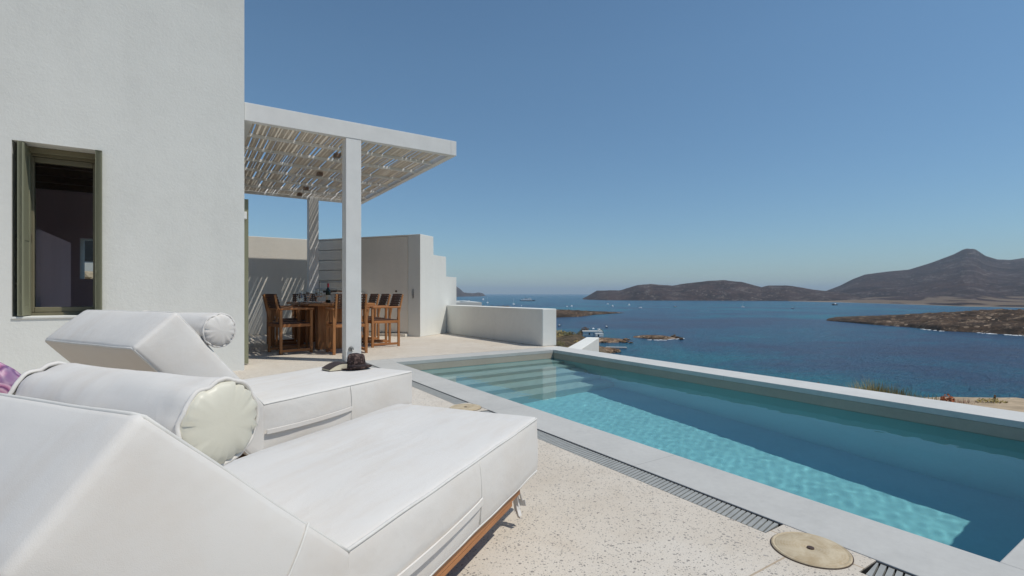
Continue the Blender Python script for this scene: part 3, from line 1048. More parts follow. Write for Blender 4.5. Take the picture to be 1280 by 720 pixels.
mb = MB(); mb.box(-.07, .07, -.07, .07, .001, .13, None, .015, 3); mb.build('body', M['ceramic'], root, 40)
mb = MB(); mb.lathe([(.06, .1305), (.06, .14), (.02, .147), (.0, .147)], 20); mb.build('cap', M['ceramic'], root, 40)

# ------------------------------------------------------------------ dining table and chairs
TX, TY0, TY1 = 2.07, 8.10, 10.15
table = empty('dining_table', (TX, (TY0 + TY1) / 2, 0), R(90), 'long teak dining table with solid plank pedestals under the pergola', 'table')
hl = (TY1 - TY0) / 2
mb = MB()
for k in range(6):
    a = -.52 + k * (1.04 / 6)
    mb.box(-hl, hl, a + .002, a + 1.04 / 6 - .002, .705, .745, None, .004)
mb.build('tabletop', M['teak_flat'], table)
for sx in (-1, 1):
    mb = MB()
    cx = sx * (hl - .30)
    for k in range(4):
        a = -.30 + k * .15
        mb.box(cx - .045, cx + .045, a + .0015, a + .1485, .002, .7045, None, .004)
    mb.box(cx - .10, cx + .10, -.34, -.301, .002, .70, None, .004)
    mb.box(cx - .10, cx + .10, .301, .34, .002, .70, None, .004)
    mb.build('pedestal', M['teak'], table)
mb = MB(); mb.box(-hl + .36, hl - .36, -.04, .04, .25, .36, None, .004); mb.build('stretcher', M['teak_flat'], table)

def make_chair():
    root = empty('dining_chair', (0, 0, 0))
    for x in (-.225, .225):
        for y in (-.235, .235):
            mb = MB(); mb.box(x - .019, x + .019, y - .019, y + .019, .0, .655, None, .004); mb.build('leg', M['teak'], root)
    for y in (-.235, .235):
        mb = MB(); mb.box(-.262, .262, y - .028, y + .028, .656, .684, None, .006); mb.build('armrest', M['teak_flat'], root)
        mb = MB(); mb.box(-.205, .205, y - .017, y + .017, .03, .068, None, .004); mb.build('foot_rail', M['teak_flat'], root)
    mb = MB()
    for y in (-.235, .235):
        mb.box(-.205, .205, y - .016, y + .016, .40, .445, None, .003)
    for x in (-.225, .225):
        mb.box(x - .016, x + .016, -.215, .215, .40, .445, None, .003)
    mb.build('seat_frame', M['teak_flat'], root)
    mb = MB()
    n = 10
    for k in range(n):
        a = -.215 + k * .043
        mb.box(-.235, .235, a + .003, a + .040, .4462 + (k % 2) * .002, .4502 + (k % 2) * .002)
        b = -.215 + k * .043
        mb.box(b + .003, b + .040, -.225, .225, .4525, .4560)
    mb.box(-.21, .21, -.215, .215, .4415, .4455)
    mb.build('seat', M['strap'], root)
    # back: two raked stiles and a woven panel
    a0, a1 = Vector((-.215, 0, .60)), Vector((-.305, 0, .885))
    ax = (a1 - a0).normalized()
    for y in (-.215, .215):
        mb = MB(); mb.beam((a0.x, y, a0.z - .14), (a1.x, y, a1.z), .03, .026, (0, 1, 0), .003); mb.build('stile', M['teak'], root)
    mb = MB()
    nrm = Vector((ax.z, 0, -ax.x))
    mt = Matrix(((ax.x, 0, nrm.x, a0.x), (0, 1, 0, 0), (ax.z, 0, nrm.z, a0.z), (0, 0, 0, 1)))
    Lb = (a1 - a0).length
    for k in range(6):
        a = .075 + k * (Lb - .07) / 5.6
        mb.box(a, a + .023, -.238, .238, .016, .022, mt)
    for k in range(9):
        b = -.200 + k * .0466
        mb.box(.07, Lb + .004, b, b + .027, .0225, .0275, mt)
    mb.build('backrest', M['strap'], root)
    return root
proto = make_chair()
side_words = [('nearest the camera', 8.42), ('in the middle', 9.06), ('farthest from the camera', 9.70)]
spots = []
for wd, y in side_words:
    spots.append((2.80, y, 180, 'teak woven chair on the sea side of the table, ' + wd))
for wd, y in side_words:
    spots.append((1.345 - (.03 if y < 9 else -.07), y - .17, 0, 'teak woven chair on the house side of the table, ' + wd))
spots.append((2.03, 7.74, 90, 'teak chair at the near end of the table, half behind the white post'))
spots.append((2.0, 10.55, -90, 'teak chair at the far end of the table, its woven back above the tabletop'))
for i, (x, y, a, lab) in enumerate(spots):
    o = proto if i == 0 else copy_tree(proto)
    o.location = (x, y, 0)
    o.rotation_euler = (0, 0, R(a + (12 if i == 3 else random.uniform(-2, 2))))
    tag(o, lab, 'chair', 'woven teak chairs around the dining table')

# things on the table
root = empty('wine_bottle', (1.96, 8.62, .746), 0, 'dark wine bottle with red foil neck standing on the table', 'bottle')
mb = MB(); mb.lathe([(.036, 0), (.038, .004), (.038, .19), (.034, .215), (.016, .245), (.0145, .30)], 20); mb.build('body', M['bottle'], root, 50)
mb = MB(); mb.lathe([(.0155, .235), (.0158, .31), (.0165, .312), (.0165, .325), (.0, .326)], 16); mb.build('foil', M['red_foil'], root, 50)
mb = MB(); mb.lathe([(.0384, .05), (.0384, .13)], 20); mb.build('label', M['paper'], root, 50)
glass_lab = ('stemmed wine glass on the table left of the bottle', 'stemmed wine glass at the house side edge of the table', 'stemmed wine glass behind the other two glasses')
gm = NT('clear_glass')
gm.b.inputs['Transmission Weight'].default_value = 1.0
gm.b.inputs['IOR'].default_value = 1.45
gm.rough(0.02, 0.5)
gm.base((0.95, 0.97, 0.97))
for k, (x, y) in enumerate(((1.84, 8.60), (1.66, 8.72), (1.86, 8.98))):
    root = empty('wine_glass', (x, y, .746), 0, glass_lab[k], 'glass', 'wine glasses on the dining table')
    mb = MB(); mb.lathe([(.0, .09), (.022, .095), (.036, .12), (.037, .15), (.030, .20), (.0285, .20), (.0345, .15), (.0335, .122), (.02, .099), (.0, .095)], 20); mb.build('bowl', gm.m, root, 50)
    mb = MB(); mb.lathe([(.033, .0), (.033, .002), (.006, .008), (.004, .05), (.005, .089), (.0, .0895)], 18); mb.build('stem', gm.m, root, 50)
for k, (x, y, lab) in enumerate(((1.72, 8.42, 'white plate on the near left corner of the table'), (1.72, 9.06, 'white plate on the table beyond the first plate'))):
    root = tag(MB.build((lambda m: (m.lathe([(.0, .003), (.08, .003), (.13, .016), (.132, .018), (.128, .019), (.08, .008), (.0, .008)], 28), m)[1])(MB()), 'plate', M['ceramic'], None, 40), lab, 'plate', 'plates on the dining table')
    root.location = (x, y, .746)
root = empty('carafe', (1.60, 9.02, .746), 0, 'clear glass water carafe on the house side of the table', 'carafe')
mb = MB(); mb.lathe([(.045, 0), (.05, .01), (.05, .10), (.03, .15), (.026, .19), (.033, .21), (.031, .21), (.024, .19), (.028, .15), (.047, .10), (.047, .012), (0, .006)], 20); mb.build('body', gm.m, root, 50)
o = MB(); o.lathe([(.0, .0), (.05, .0), (.028, .08), (.012, .17), (.003, .22), (.0, .22)], 8, None, (1, .7)); o = o.build('folded_napkin', M['ceramic'], None, 30)
o.location = (*(C0 + ad * .60 + an * -.52)[:2], .921)
tag(o, 'white pointed napkin standing on the left of the kitchen counter', 'napkin')

# ------------------------------------------------------------------ daybeds
def rounded_rect(x0, x1, y0, y1, z, r, n=5):
    pts = []
    for cx, cy, a0 in ((x1 - r, y1 - r, 0), (x0 + r, y1 - r, 90), (x0 + r, y0 + r, 180), (x1 - r, y0 + r, 270)):
        for k in range(n + 1):
            a = R(a0 + 90 * k / n)
            pts.append((cx + r * math.cos(a), cy + r * math.sin(a), z))
    return pts

def densify(pts, step=0.04, closed=True):
    out = []
    n = len(pts)
    for i in range(n if closed else n - 1):
        a, b = Vector(pts[i]), Vector(pts[(i + 1) % n])
        k = max(1, int((b - a).length / step))
        for j in range(k):
            out.append(a.lerp(b, j / k))
    if not closed:
        out.append(Vector(pts[-1]))
    return out

def wobble(v, seed, amp):
    return Vector((noise.noise(v * 6 + Vector((seed, 0, 0))), noise.noise(v * 6 + Vector((0, seed + 5, 0))), noise.noise(v * 6 + Vector((0, 0, seed + 9))))) * amp

def cushion(x0, x1, y0, y1, z0, z1, puff, nx=30, ny=18, nz=6, r=0.014, seed=0.0):
    """upholstered block: rounded box with a crowned top and slightly bellied sides"""
    mb = MB()
    vs = mb.box(x0, x1, y0, y1, z0, z1)
    bm = mb.bm
    bmesh.ops.bevel(bm, geom=list(bm.edges), offset=r, segments=3, affect='EDGES', profile=0.5)
    for ax, (lo, hi, n) in enumerate(((x0, x1, nx), (y0, y1, ny), (z0, z1, nz))):
        for k in range(1, n):
            p = [0, 0, 0]; nrm = [0, 0, 0]
            p[ax] = lo + (hi - lo) * k / n; nrm[ax] = 1
            bmesh.ops.bisect_plane(bm, geom=list(bm.verts) + list(bm.edges) + list(bm.faces), plane_co=p, plane_no=nrm)
    cx, cy, cz_ = (x0 + x1) / 2, (y0 + y1) / 2, (z0 + z1) / 2
    hx, hy, hz = (x1 - x0) / 2, (y1 - y0) / 2, (z1 - z0) / 2
    for v in bm.verts:
        a = max(0, 1 - ((v.co.x - cx) / hx) ** 4); b = max(0, 1 - ((v.co.y - cy) / hy) ** 4); c = max(0, 1 - ((v.co.z - cz_) / hz) ** 2)
        w = wobble(v.co, seed, 0.007)
        if v.co.z > cz_:
            v.co.z += puff * a * b * max(0, (v.co.z - cz_) / hz)
        v.co.y += (0.010 * a * c) * (v.co.y - cy) / hy
        v.co.x += (0.008 * b * c) * (v.co.x - cx) / hx
        v.co += Vector((w.x * .5, w.y * .6, w.z * .8 * a * b))
    return mb

def make_daybed(name, L, D, az, J, P1, label, seed):
    base = RGT * L + FWD * D
    th = YAW + az
    root = empty(name, (base.x, base.y, 0), R(90 - th), label, 'daybed', 'white daybeds on the terrace')
    Wd = 0.69
    zt, zb = 0.39, 0.165
    xb = J[0] - 0.02
    mt = cushion(xb, 0, 0.0, Wd, zb, zt, 0.012, seed=seed).build('mattress', M['fabric'], root, 40)
    mb = MB()
    for z, dy in ((zt - .006, .0), (zb + .006, .0)):
        pts = densify(rounded_rect(xb + .01, -.002, .002, Wd - .002, z, .016))
        mb.tube([p + wobble(p, seed, .005) * .5 for p in pts], .0042, 7, True)
    sx = -0.555
    for y in (0.0, Wd):
        o_ = -.010 if y == 0 else .010
        mb.tube([(sx, y + o_ * (1 - ((z - .2775) / .1125) ** 2), z) for z in [zb + .02 + (zt - zb - .03) * k / 8 for k in range(9)]], .0028, 6)
    mb.build('piping', M['piping'], mt, True)
    # carrying strap along each side
    for y, sg in ((0.0, -1), (Wd, 1)):
        mb = MB()
        n = 16
        prev = None
        x_a, x_b = sx + .0, xb + .03
        secs = []
        for k in range(n + 1):
            t = k / n
            x = x_a + (x_b - x_a) * t
            out = .0120 + 0.007 * math.sin(PI * t) ** .5
            zc = .258 - .006 * math.sin(PI * t)
            yo = y + sg * out
            secs.append([mb.bm.verts.new(p) for p in ((x, yo, zc - .011), (x, yo + sg * .004, zc - .010), (x, yo + sg * .004, zc + .010), (x, yo, zc + .011))])
        for a, b in zip(secs, secs[1:]):
            for i in range(4):
                mb.bm.faces.new((a[i], a[(i + 1) % 4], b[(i + 1) % 4], b[i]))
        mb.bm.faces.new(secs[0]); mb.bm.faces.new(list(reversed(secs[-1])))
        mb.build('strap', M['fabric'], mt, 50)
    # raked backrest: side profile in (x, z)
    j, p1 = Vector(J), Vector(P1)
    dr = (p1 - j).normalized()
    back = Vector((-dr.y, dr.x))
    if back.x > 0:
        back = -back
    th_ = 0.20
    p2 = p1 + back * th_
    tdown = (p2.y - zb) / dr.y
    b0 = p2 - dr * tdown
    prof = [(j.x, zb + .001), (j.x, j.y), (p1.x, p1.y), (p2.x, p2.y), (min(b0.x, j.x - .02), zb + .001)]
    mb = MB()
    v0, v1 = -.014, Wd + .014
    mb.prism(prof, v0, v1)
    bm = mb.bm
    bmesh.ops.bevel(bm, geom=list(bm.edges), offset=.014, segments=3, affect='EDGES', profile=.5)
    for k in range(1, 14):
        bmesh.ops.bisect_plane(bm, geom=list(bm.verts) + list(bm.edges) + list(bm.faces), plane_co=(0, v0 + (v1 - v0) * k / 14, 0), plane_no=(0, 1, 0))
    Ls = (p1 - j).length
    for k in range(-6, 14):
        c = j + dr * (Ls * k / 13)
        bmesh.ops.bisect_plane(bm, geom=list(bm.verts) + list(bm.edges) + list(bm.faces), plane_co=(c.x, 0, c.y), plane_no=(dr.x, 0, dr.y))
    for k in range(1, 5):
        c = j + back * (th_ * k / 5)
        bmesh.ops.bisect_plane(bm, geom=list(bm.verts) + list(bm.edges) + list(bm.faces), plane_co=(c.x, 0, c.y), plane_no=(back.x, 0, back.y))
    for v in bm.verts:
        p = Vector((v.co.x, v.co.z))
        t = max(0, min(1, (p - j).dot(dr) / Ls)); q_ = max(0, min(1, (p - j).dot(back) / th_)); y_ = (v.co.y - Wd / 2) / (Wd / 2 + .014)
        belly = 0.014 * (1 - (2 * t - 1) ** 2) * (1 - (2 * q_ - 1) ** 2)
        v.co.y += belly * y_
        cr = 0.010 * (1 - (2 * t - 1) ** 4) * (1 - y_ ** 4) * (1 - 2 * q_)
        v.co.x -= back.x * cr; v.co.z -= back.y * cr
        e = 0.010 * max(0, (t - .85) / .15) * (1 - y_ ** 4) * (1 - (2 * q_ - 1) ** 2)
        v.co.x += dr.x * e; v.co.z += dr.y * e
        v.co += wobble(v.co, seed + 3, 0.005) * .7
        v.select = False
    # the rear panel is a plain beige canvas
    fs = []
    bk = mb
    bmesh.ops.recalc_face_normals(bm, faces=bm.faces)
    for f in bm.faces:
        nrm = Vector((f.normal.x, f.normal.z))
        f.material_index = 1 if (nrm.dot(back) > .8 and abs(f.normal.y) < .3) else 0
    br = mb.build('backrest', [M['fabric'], M['underside']], root, 40)
    def on(t, q_, y):
        c = j + dr * t + back * q_
        return Vector((c.x, y, c.y))
    mb = MB()
    e = .008
    loop = [on(.0, e * .4, v0 + e), on(Ls - .012, e * .4, v0 + e), on(Ls - e * .6, e * .6, v0 + .02), on(Ls - e * .6, e * .6, v1 - .02), on(Ls - .012, e * .4, v1 - e), on(.0, e * .4, v1 - e)]
    mb.tube([p + wobble(p, seed + 3, .004) for p in densify(loop, .04, False)], .0042, 7)
    loop = [on(-.16, th_ - e * .5, v0 + e), on(Ls - .012, th_ - e * .5, v0 + e), on(Ls - e * .6, th_ - e * .6, v0 + .02), on(Ls - e * .6, th_ - e * .6, v1 - .02), on(Ls - .012, th_ - e * .5, v1 - e), on(-.16, th_ - e * .5, v1 - e)]
    mb.tube([p + wobble(p, seed + 3, .004) for p in densify(loop, .04, False)], .0042, 7)
    for yv, sg in ((v0, -1), (v1, 1)):
        mb.tube([on(.155, th_ * k / 8, yv + sg * .0145 * (1 - (2 * k / 8 - 1) ** 2)) for k in range(9)], .0024, 6)
    mb.build('piping', M['piping'], br, True)
    # teak base
    xe = p2.x + .28
    for y in (.03, Wd - .03):
        mb = MB(); mb.box(xe, -.165, y - .016, y + .016, .130, .162, None, .004); mb.build('rail', M['teak_flat'], root)
        mb = MB(); mb.box(xe + .02, -.24, y - .014, y + .014, .112, .1295, None, .003); mb.build('runner', M['teak_flat'], root)
    mb = MB()
    for k in range(9):
        x = xe + .02 + k * ((-.19 - xe) / 9)
        mb.box(x, x + .07, .047, Wd - .047, .13, .160, None, .003)
    mb.build('slats', M['teak'], root)
    for x in (xe + .12, -.30):
        for y in (.26, Wd - .26):
            mb = MB(); mb.box(x - .03, x + .03, y - .02, y + .02, .0, .129, None, .003); mb.build('foot', M['dark_metal'], root)
    mb = MB(); a_ = on(Ls * .55, th_ + .004, .2); mb.beam((xe + .05, .2, .15), tuple(a_), .03, .03); mb.beam((xe + .05, Wd - .2, .15), (a_.x, Wd - .2, a_.z), .03, .03); mb.build('prop', M['teak'], root)
    return root, j, dr, back, Ls

def make_bolster(name, bed, t, v0, v1, r, label, seed, cap='vinyl'):
    root, j, dr, back, Ls = bed
    c = Vector((j.x, j.y)) + dr * (Ls - t) - back * r
    wp = root.matrix_basis @ Vector((c.x, v0, c.y - 0.0))
    o = empty(name, wp, root.rotation_euler.z, label, 'bolster', 'bolster cushions on the daybeds')
    L = v1 - v0
    mb = MB()
    n, m = 44, 30
    rings = []
    for k in range(m + 1):
        y = L * k / m
        e = min(y, L - y)
        rr = r * (1 - .10 * math.exp(-(e / .012) ** 2)) * (1 + .03 * math.sin(PI * k / m))
        ring = []
        for i in range(n):
            a = 2 * PI * i / n
            f = 1 + .018 * math.exp(-(e / .05) ** 2) * math.sin(i * 5.1 + seed + 2 * math.sin(3 * a)) + .045 * noise.noise(Vector((math.cos(a) * 1.3, math.sin(a) * 1.3, y * 6 + seed))) + .018 * noise.noise(Vector((math.cos(a) * 4 + y * 9, math.sin(a) * 4, y * 22 + seed)))
            e2 = 1 - .085 * math.exp(-((a - 1.9) / .2) ** 2) * math.exp(-(e / .07) ** 2)
            sag = e2 * (1 - .10 * max(0, -math.sin(a)) ** 2) * (1 - .06 * math.sin(PI * k / m) * max(0, math.sin(a)))
            ring.append(mb.bm.verts.new((rr * f * math.cos(a), y, rr * f * math.sin(a) * sag)))
        rings.append(ring)
    for a, b in zip(rings, rings[1:]):
        for i in range(n):
            mb.bm.faces.new((a[i], a[(i + 1) % n], b[(i + 1) % n], b[i]))
    body = mb.build('body', M['fabric'], o, True)
    for sg, yy in ((-1, 0), (1, L)):
        mb = MB()
        rr_ = []
        prof = [(1.0, 0.0), (.95, .008), (.86, .012), (.70, .016), (.45, .019), (.2, .020)]
        for q_, (f, dz) in enumerate(prof):
            ring = []
            for i in range(n):
                a = 2 * PI * i / n
                g = noise.noise(Vector((math.cos(a) * 3.5, math.sin(a) * 3.5, seed)))
                pk = max(0, f - .6) / .4
                rad = r * .955 * f * (1 + .03 * g * pk) * (1 - .09 * pk * math.exp(-((a - 1.9) / .18) ** 2))
                ring.append(mb.bm.verts.new((rad * math.cos(a), yy + sg * (dz + (.0065 * math.sin(i * 2.9 + 3 * g) * pk * (1 if q_ else 0))), rad * math.sin(a))))
            rr_.append(ring)
        for a, b in zip(rr_, rr_[1:]):
            for i in range(n):
                mb.bm.faces.new((a[i], a[(i + 1) % n], b[(i + 1) % n], b[i]))
        mb.bm.faces.new(rr_[-1])
        mb.build('end_cap', M[cap], o, True)
        mb = MB()
        pts = []
        for i in range(60):
            a = 2 * PI * i / 60
            k = 1 + .035 * noise.noise(Vector((math.cos(a) * 4, math.sin(a) * 4, seed + 4))) - .10 * math.exp(-((a - 1.9) / .16) ** 2)
            pts.append((r * .97 * k * math.cos(a), yy + sg * .003 + .004 * noise.noise(Vector((math.cos(a) * 3, math.sin(a) * 3, seed))), r * .97 * k * math.sin(a)))
        mb.tube(pts, .004, 7, True)
        mb.build('piping', M['fabric'], o, True)
    return o

bed1 = make_daybed('daybed', .108, 2.053, 22.4, (-1.150, .388), (-1.541, .752), 'white upholstered daybed in the foreground with raised backrest toward the camera', 0.0)
bed2 = make_daybed('daybed', -.655, 3.277, 26.9, (-1.100, .388), (-1.486, .83), 'white upholstered daybed behind the front one, carrying the dark hat', 12.3)
make_bolster('bolster', bed1, .175, .08, .56, .073, 'white bolster with cream round end on the front daybed', 1.0)
make_bolster('bolster', bed2, .175, -.015, .55, .072, 'white bolster peeking over the backrest of the rear daybed', 5.0, 'fabric')
# tie ribbons hanging at the front corner of the first daybed
mb = MB()
for k, pts in enumerate((((-.150, .034, .160), (-.148, .026, .135), (-.142, .018, .100), (-.138, .016, .075)),
                         ((-.165, .040, .158), (-.168, .034, .110), (-.160, .030, .060), (-.150, .024, .030)),
                         ((-.158, .036, .158), (-.156, .032, .110), (-.166, .022, .070), (-.172, .012, .048)))):
    for a, b in zip(pts, pts[1:]):
        mb.beam(a, b, (.030, .020, .014)[k], .003)
mb.build('tie_ribbon', M['fabric'], bed1[0])

# hat and book on the rear daybed
r2 = bed2[0]
def on_bed2(u, v, z):
    return r2.matrix_basis @ Vector((u, v, z))
hat = empty('fedora_hat', on_bed2(-.155, .345, .4), R(20), 'dark brown woven fedora hat on the rear daybed', 'hat')
mb = MB()
n = 48
prof = [(.060, .004), (.0585, .03), (.056, .06), (.053, .085), (.046, .099), (.034, .103), (.018, .100), (.0, .098)]
rings = []
for r_, z in prof:
    ring = []
    for i in range(n):
        a = 2 * PI * i / n
        dent = -.018 * math.exp(-((r_ * math.sin(a)) / .016) ** 2) * (1 if z > .09 else 0) * (1 - .2 * math.cos(a))
        pinch = 1 - .13 * math.exp(-((abs(a - .55) % 6.283) / .35) ** 2) * (z / .1) - .13 * math.exp(-((abs(a - 5.73)) / .35) ** 2) * (z / .1)
        ring.append(mb.bm.verts.new((r_ * 1.12 * pinch * math.cos(a), r_ * .96 * pinch * math.sin(a), z + dent)))
    rings.append(ring)
for a, b in zip(rings, rings[1:]):
    for i in range(n):
        mb.bm.faces.new((a[i], a[(i + 1) % n], b[(i + 1) % n], b[i]))
mb.build('crown', M['hat'], hat, True)
mb = MB()
rings = []
for r_, z in ((.056, .006), (.072, .002), (.088, .004), (.100, .012), (.101, .0145), (.088, .0075), (.072, .0055), (.056, .0095)):
    rings.append([mb.bm.verts.new((r_ * 1.06 * math.cos(2 * PI * i / n), r_ * .96 * math.sin(2 * PI * i / n), z + (.012 * max(0, (r_ - .07) / .03) * abs(math.sin(2 * PI * i / n)) if r_ > .07 else 0))) for i in range(n)])
for a, b in zip(rings, rings[1:]):
    for i in range(n):
        mb.bm.faces.new((a[i], a[(i + 1) % n], b[(i + 1) % n], b[i]))
mb.build('brim', M['hat'], hat, True)
mb = MB(); mb.lathe([(.0605, .008), (.0612, .009), (.0598, .032), (.059, .033)], 40, None, (1.12, .97)); mb.build('band', M['cover'], hat, True)
book = empty('book', on_bed2(-.235, .425, .402), R(12), 'thick dark covered paperback lying beside the hat with cream page edges showing', 'book')
mb = MB()
secs = []
for k in range(9):
    t = k / 8
    x = -.085 + .17 * t
    z = .010 + .032 * math.sin(PI * min(1, t * 1.25 + .0) * .75)
    secs.append([mb.bm.verts.new(p) for p in ((x, -.055, .003), (x, .055, .003), (x, .055, z), (x, -.055, z))])
for a, b in zip(secs, secs[1:]):
    for i in range(4):
        mb.bm.faces.new((a[i], a[(i + 1) % 4], b[(i + 1) % 4], b[i]))
mb.bm.faces.new(secs[0]); mb.bm.faces.new(list(reversed(secs[-1])))
mb.build('pages', M['paper'], book, 40)
mb = MB()
secs = []
for k in range(9):
    t = k / 8
    x = -.088 + .178 * t
    z = .0115 + .0325 * math.sin(PI * min(1, t * 1.25) * .75)
    secs.append([mb.bm.verts.new(p) for p in ((x, -.057, z), (x, .057, z), (x, .057, z + .0025), (x, -.057, z + .0025))])
for a, b in zip(secs, secs[1:]):
    for i in range(4):
        mb.bm.faces.new((a[i], a[(i + 1) % 4], b[(i + 1) % 4], b[i]))
mb.bm.faces.new(secs[0]); mb.bm.faces.new(list(reversed(secs[-1])))
mb.box(-.088, .09, -.057, .057, .0, .0025)
mb.build('cover', M['cover'], book, 40)

# floral cushion at the far side of the front backrest
r1, j1, dr1, bk1, L1 = bed1
mb = MB()
r = bmesh.ops.create_icosphere(mb.bm, subdivisions=4, radius=1)
for v in r['verts']:
    x, y, z = v.co
    k = (abs(x) ** 3 + abs(y) ** 3) ** (1 / 3) / max(1e-6, math.hypot(x, y)) if math.hypot(x, y) > 1e-6 else 1
    v.co = Vector((x / max(.75, k) * .11, y / max(.75, k) * .085, z * .052 * (1 + .15 * noise.noise(Vector((x * 2, y * 2, 3))))))
fc = mb.build('floral_cushion', M['floral'], None, True)
cp = Vector((j1.x, j1.y)) + dr1 * (L1 - .10) - bk1 * .055
fc.location = r1.matrix_basis @ Vector((cp.x, .705, cp.y))
fc.rotation_euler = (0, R(43), r1.rotation_euler.z)
tag(fc, 'purple and pink rose print cushion at the edge of the front daybed', 'cushion')

# ------------------------------------------------------------------ ground around the terrace
RX0, RX1, RY0, RY1 = -9.3, 5.42, -6.2, 13.4
CC = Vector((-1.9, 3.6))
COAST = [(-180, 260), (-120, 400), (-60, 900), (-20, 900), (0, 700), (20, 450), (33, 385), (38.4, 372), (41, 345), (43, 300), (44.2, 262), (46, 232), (50, 190), (60, 150), (70, 125), (79, 112), (100, 110), (140, 140), (180, 260)]
def coast(az):
    for (a0, d0), (a1, d1) in zip(COAST, COAST[1:]):
        if a0 <= az <= a1:
            t = (az - a0) / (a1 - a0)
            return d0 + (d1 - d0) * t
    return 400
def ground_h(x, y, d):
    az = math.degrees(math.atan2(x, y))
    dist = math.hypot(x, y)
    dc = coast(az)
    dc *= 1 + .04 * noise.noise(Vector((az * .35, 2.2, 0))) + .035 * noise.noise(Vector((az * 1.4, 7, 0)))
    t = min(1.0, max(0.0, (dist - 9) / max(1, dc - 9)))
    start = -.065 - .30 * min(1, max(0, (y - 1.3) / 1.6))
    if az > 60 or az < -100:
        if az > 60:
            t = min(1.0, max(0.0, (d - .95) / max(1, dc - 7)))
        h = start + (SEA_Z - start) * t ** .92
    else:
        start = -1.0
        h = start + (SEA_Z - start) * t
    # hillside rising behind the villa
    if -110 < az < 25:
        k = min(1, max(0, (25 - az) / 30)) * min(1, max(0, (az + 110) / 25))
        hb = -0.6 + 0.11 * max(0, d - 2) if d < 160 else -0.6 + 0.11 * 158
        h = h * (1 - k) + hb * k
    kb = min(1, max(0, (abs(az) - 112) / 25))  # unseen rise behind the camera, added to brown the window reflection
    if kb > 0:
        h = h * (1 - kb) + kb * (-.5 + .24 * max(0, d - 3) if d < 170 else kb * 39.6)
    amp = min(3.5, .01 + d * .02)
    h += amp * (noise.noise(Vector((x * .06, y * .06, 1))) + .5 * noise.noise(Vector((x * .2, y * .2, 4)))) * (1 if h > SEA_Z + 2 else .35)
    h += .02 * noise.noise(Vector((x * 2.1, y * 2.1, 9)))
    if dist > dc * 1.0 and not (-110 < az < 10) and abs(az) < 112:
        h = min(h, SEA_Z - .012 * (dist - dc) - .2)
    return max(h, SEA_Z - 4)
mb = MB()
na = 420
dl = [0, .25, .5, .8, 1.1, 1.5, 2, 2.8, 4, 5.5, 7.5, 10, 14, 19, 25, 33, 43, 55, 70, 85, 100, 120, 140, 160, 180, 200, 220, 240, 255, 270, 285, 300, 315, 330, 345, 360, 380, 420, 500, 650, 900]
grid = []
for i in range(na):
    a = 2 * PI * i / na
    ux, uy = math.sin(a), math.cos(a)
    cand = []
    if ux > 1e-9: cand.append((RX1 - CC.x) / ux)
    if ux < -1e-9: cand.append((RX0 - CC.x) / ux)
    if uy > 1e-9: cand.append((RY1 - CC.y) / uy)
    if uy < -1e-9: cand.append((RY0 - CC.y) / uy)
    r0 = min(cand)
    row = []
    for d in dl:
        x, y = CC.x + ux * (r0 + d), CC.y + uy * (r0 + d)
        row.append(mb.bm.verts.new((x, y, ground_h(x, y, d))))
    row.insert(0, mb.bm.verts.new((row[0].co.x - ux * .05, row[0].co.y - uy * .05, -2.2)))
    grid.append(row)
for i in range(na):
    a, b = grid[i], grid[(i + 1) % na]
    for k in range(len(a) - 1):
        mb.bm.faces.new((a[k], b[k], b[k + 1], a[k + 1]))
tag(mb.build('hillside_ground', M['hillside'], None, True), 'dry stony slope falling from the terrace to the sea', None, None, 'structure')

# the sea
mb = MB()
ns = 96
rad = [0.0, 300, 900, 2500, 7000, 20000, 32000]
prev = None
for r_ in rad:
    if r_ == 0:
        c = mb.bm.verts.new((0, 0, SEA_Z)); continue
    ring = [mb.bm.verts.new((r_ * math.cos(2 * PI * k / ns), r_ * math.sin(2 * PI * k / ns), SEA_Z)) for k in range(ns)]
    for k in range(ns):
        k2 = (k + 1) % ns
        if prev is None:
            mb.bm.faces.new((c, ring[k], ring[k2]))
        else:
            mb.bm.faces.new((prev[k], ring[k], ring[k2], prev[k2]))
    prev = ring
tag(mb.build('sea', M['sea']), 'blue sea of the bay with turquoise shallows', None, None, 'structure')

def interp(tab, x):
    if x <= tab[0][0]:
        return tab[0][1]
    for (a, u), (b, v) in zip(tab, tab[1:]):
        if a <= x <= b:
            t = (x - a) / (b - a)
            return u + (v - u) * t
    return tab[-1][1]

def ridged(p, o=5):
    s, a, f = 0, 1, 1
    for k in range(o):
        s += a * (.55 - 1.6 * abs(noise.noise(p * f + Vector((k * 5.3, 1.7, 0)))))
        a *= .55; f *= 2.1
    return s

def fbm(p, o=5):
    s, a, f = 0, 1, 1
    for k in range(o):
        s += a * noise.noise(p * f + Vector((k * 7.1, 0, 0)))
        a *= .5; f *= 2.1
    return s

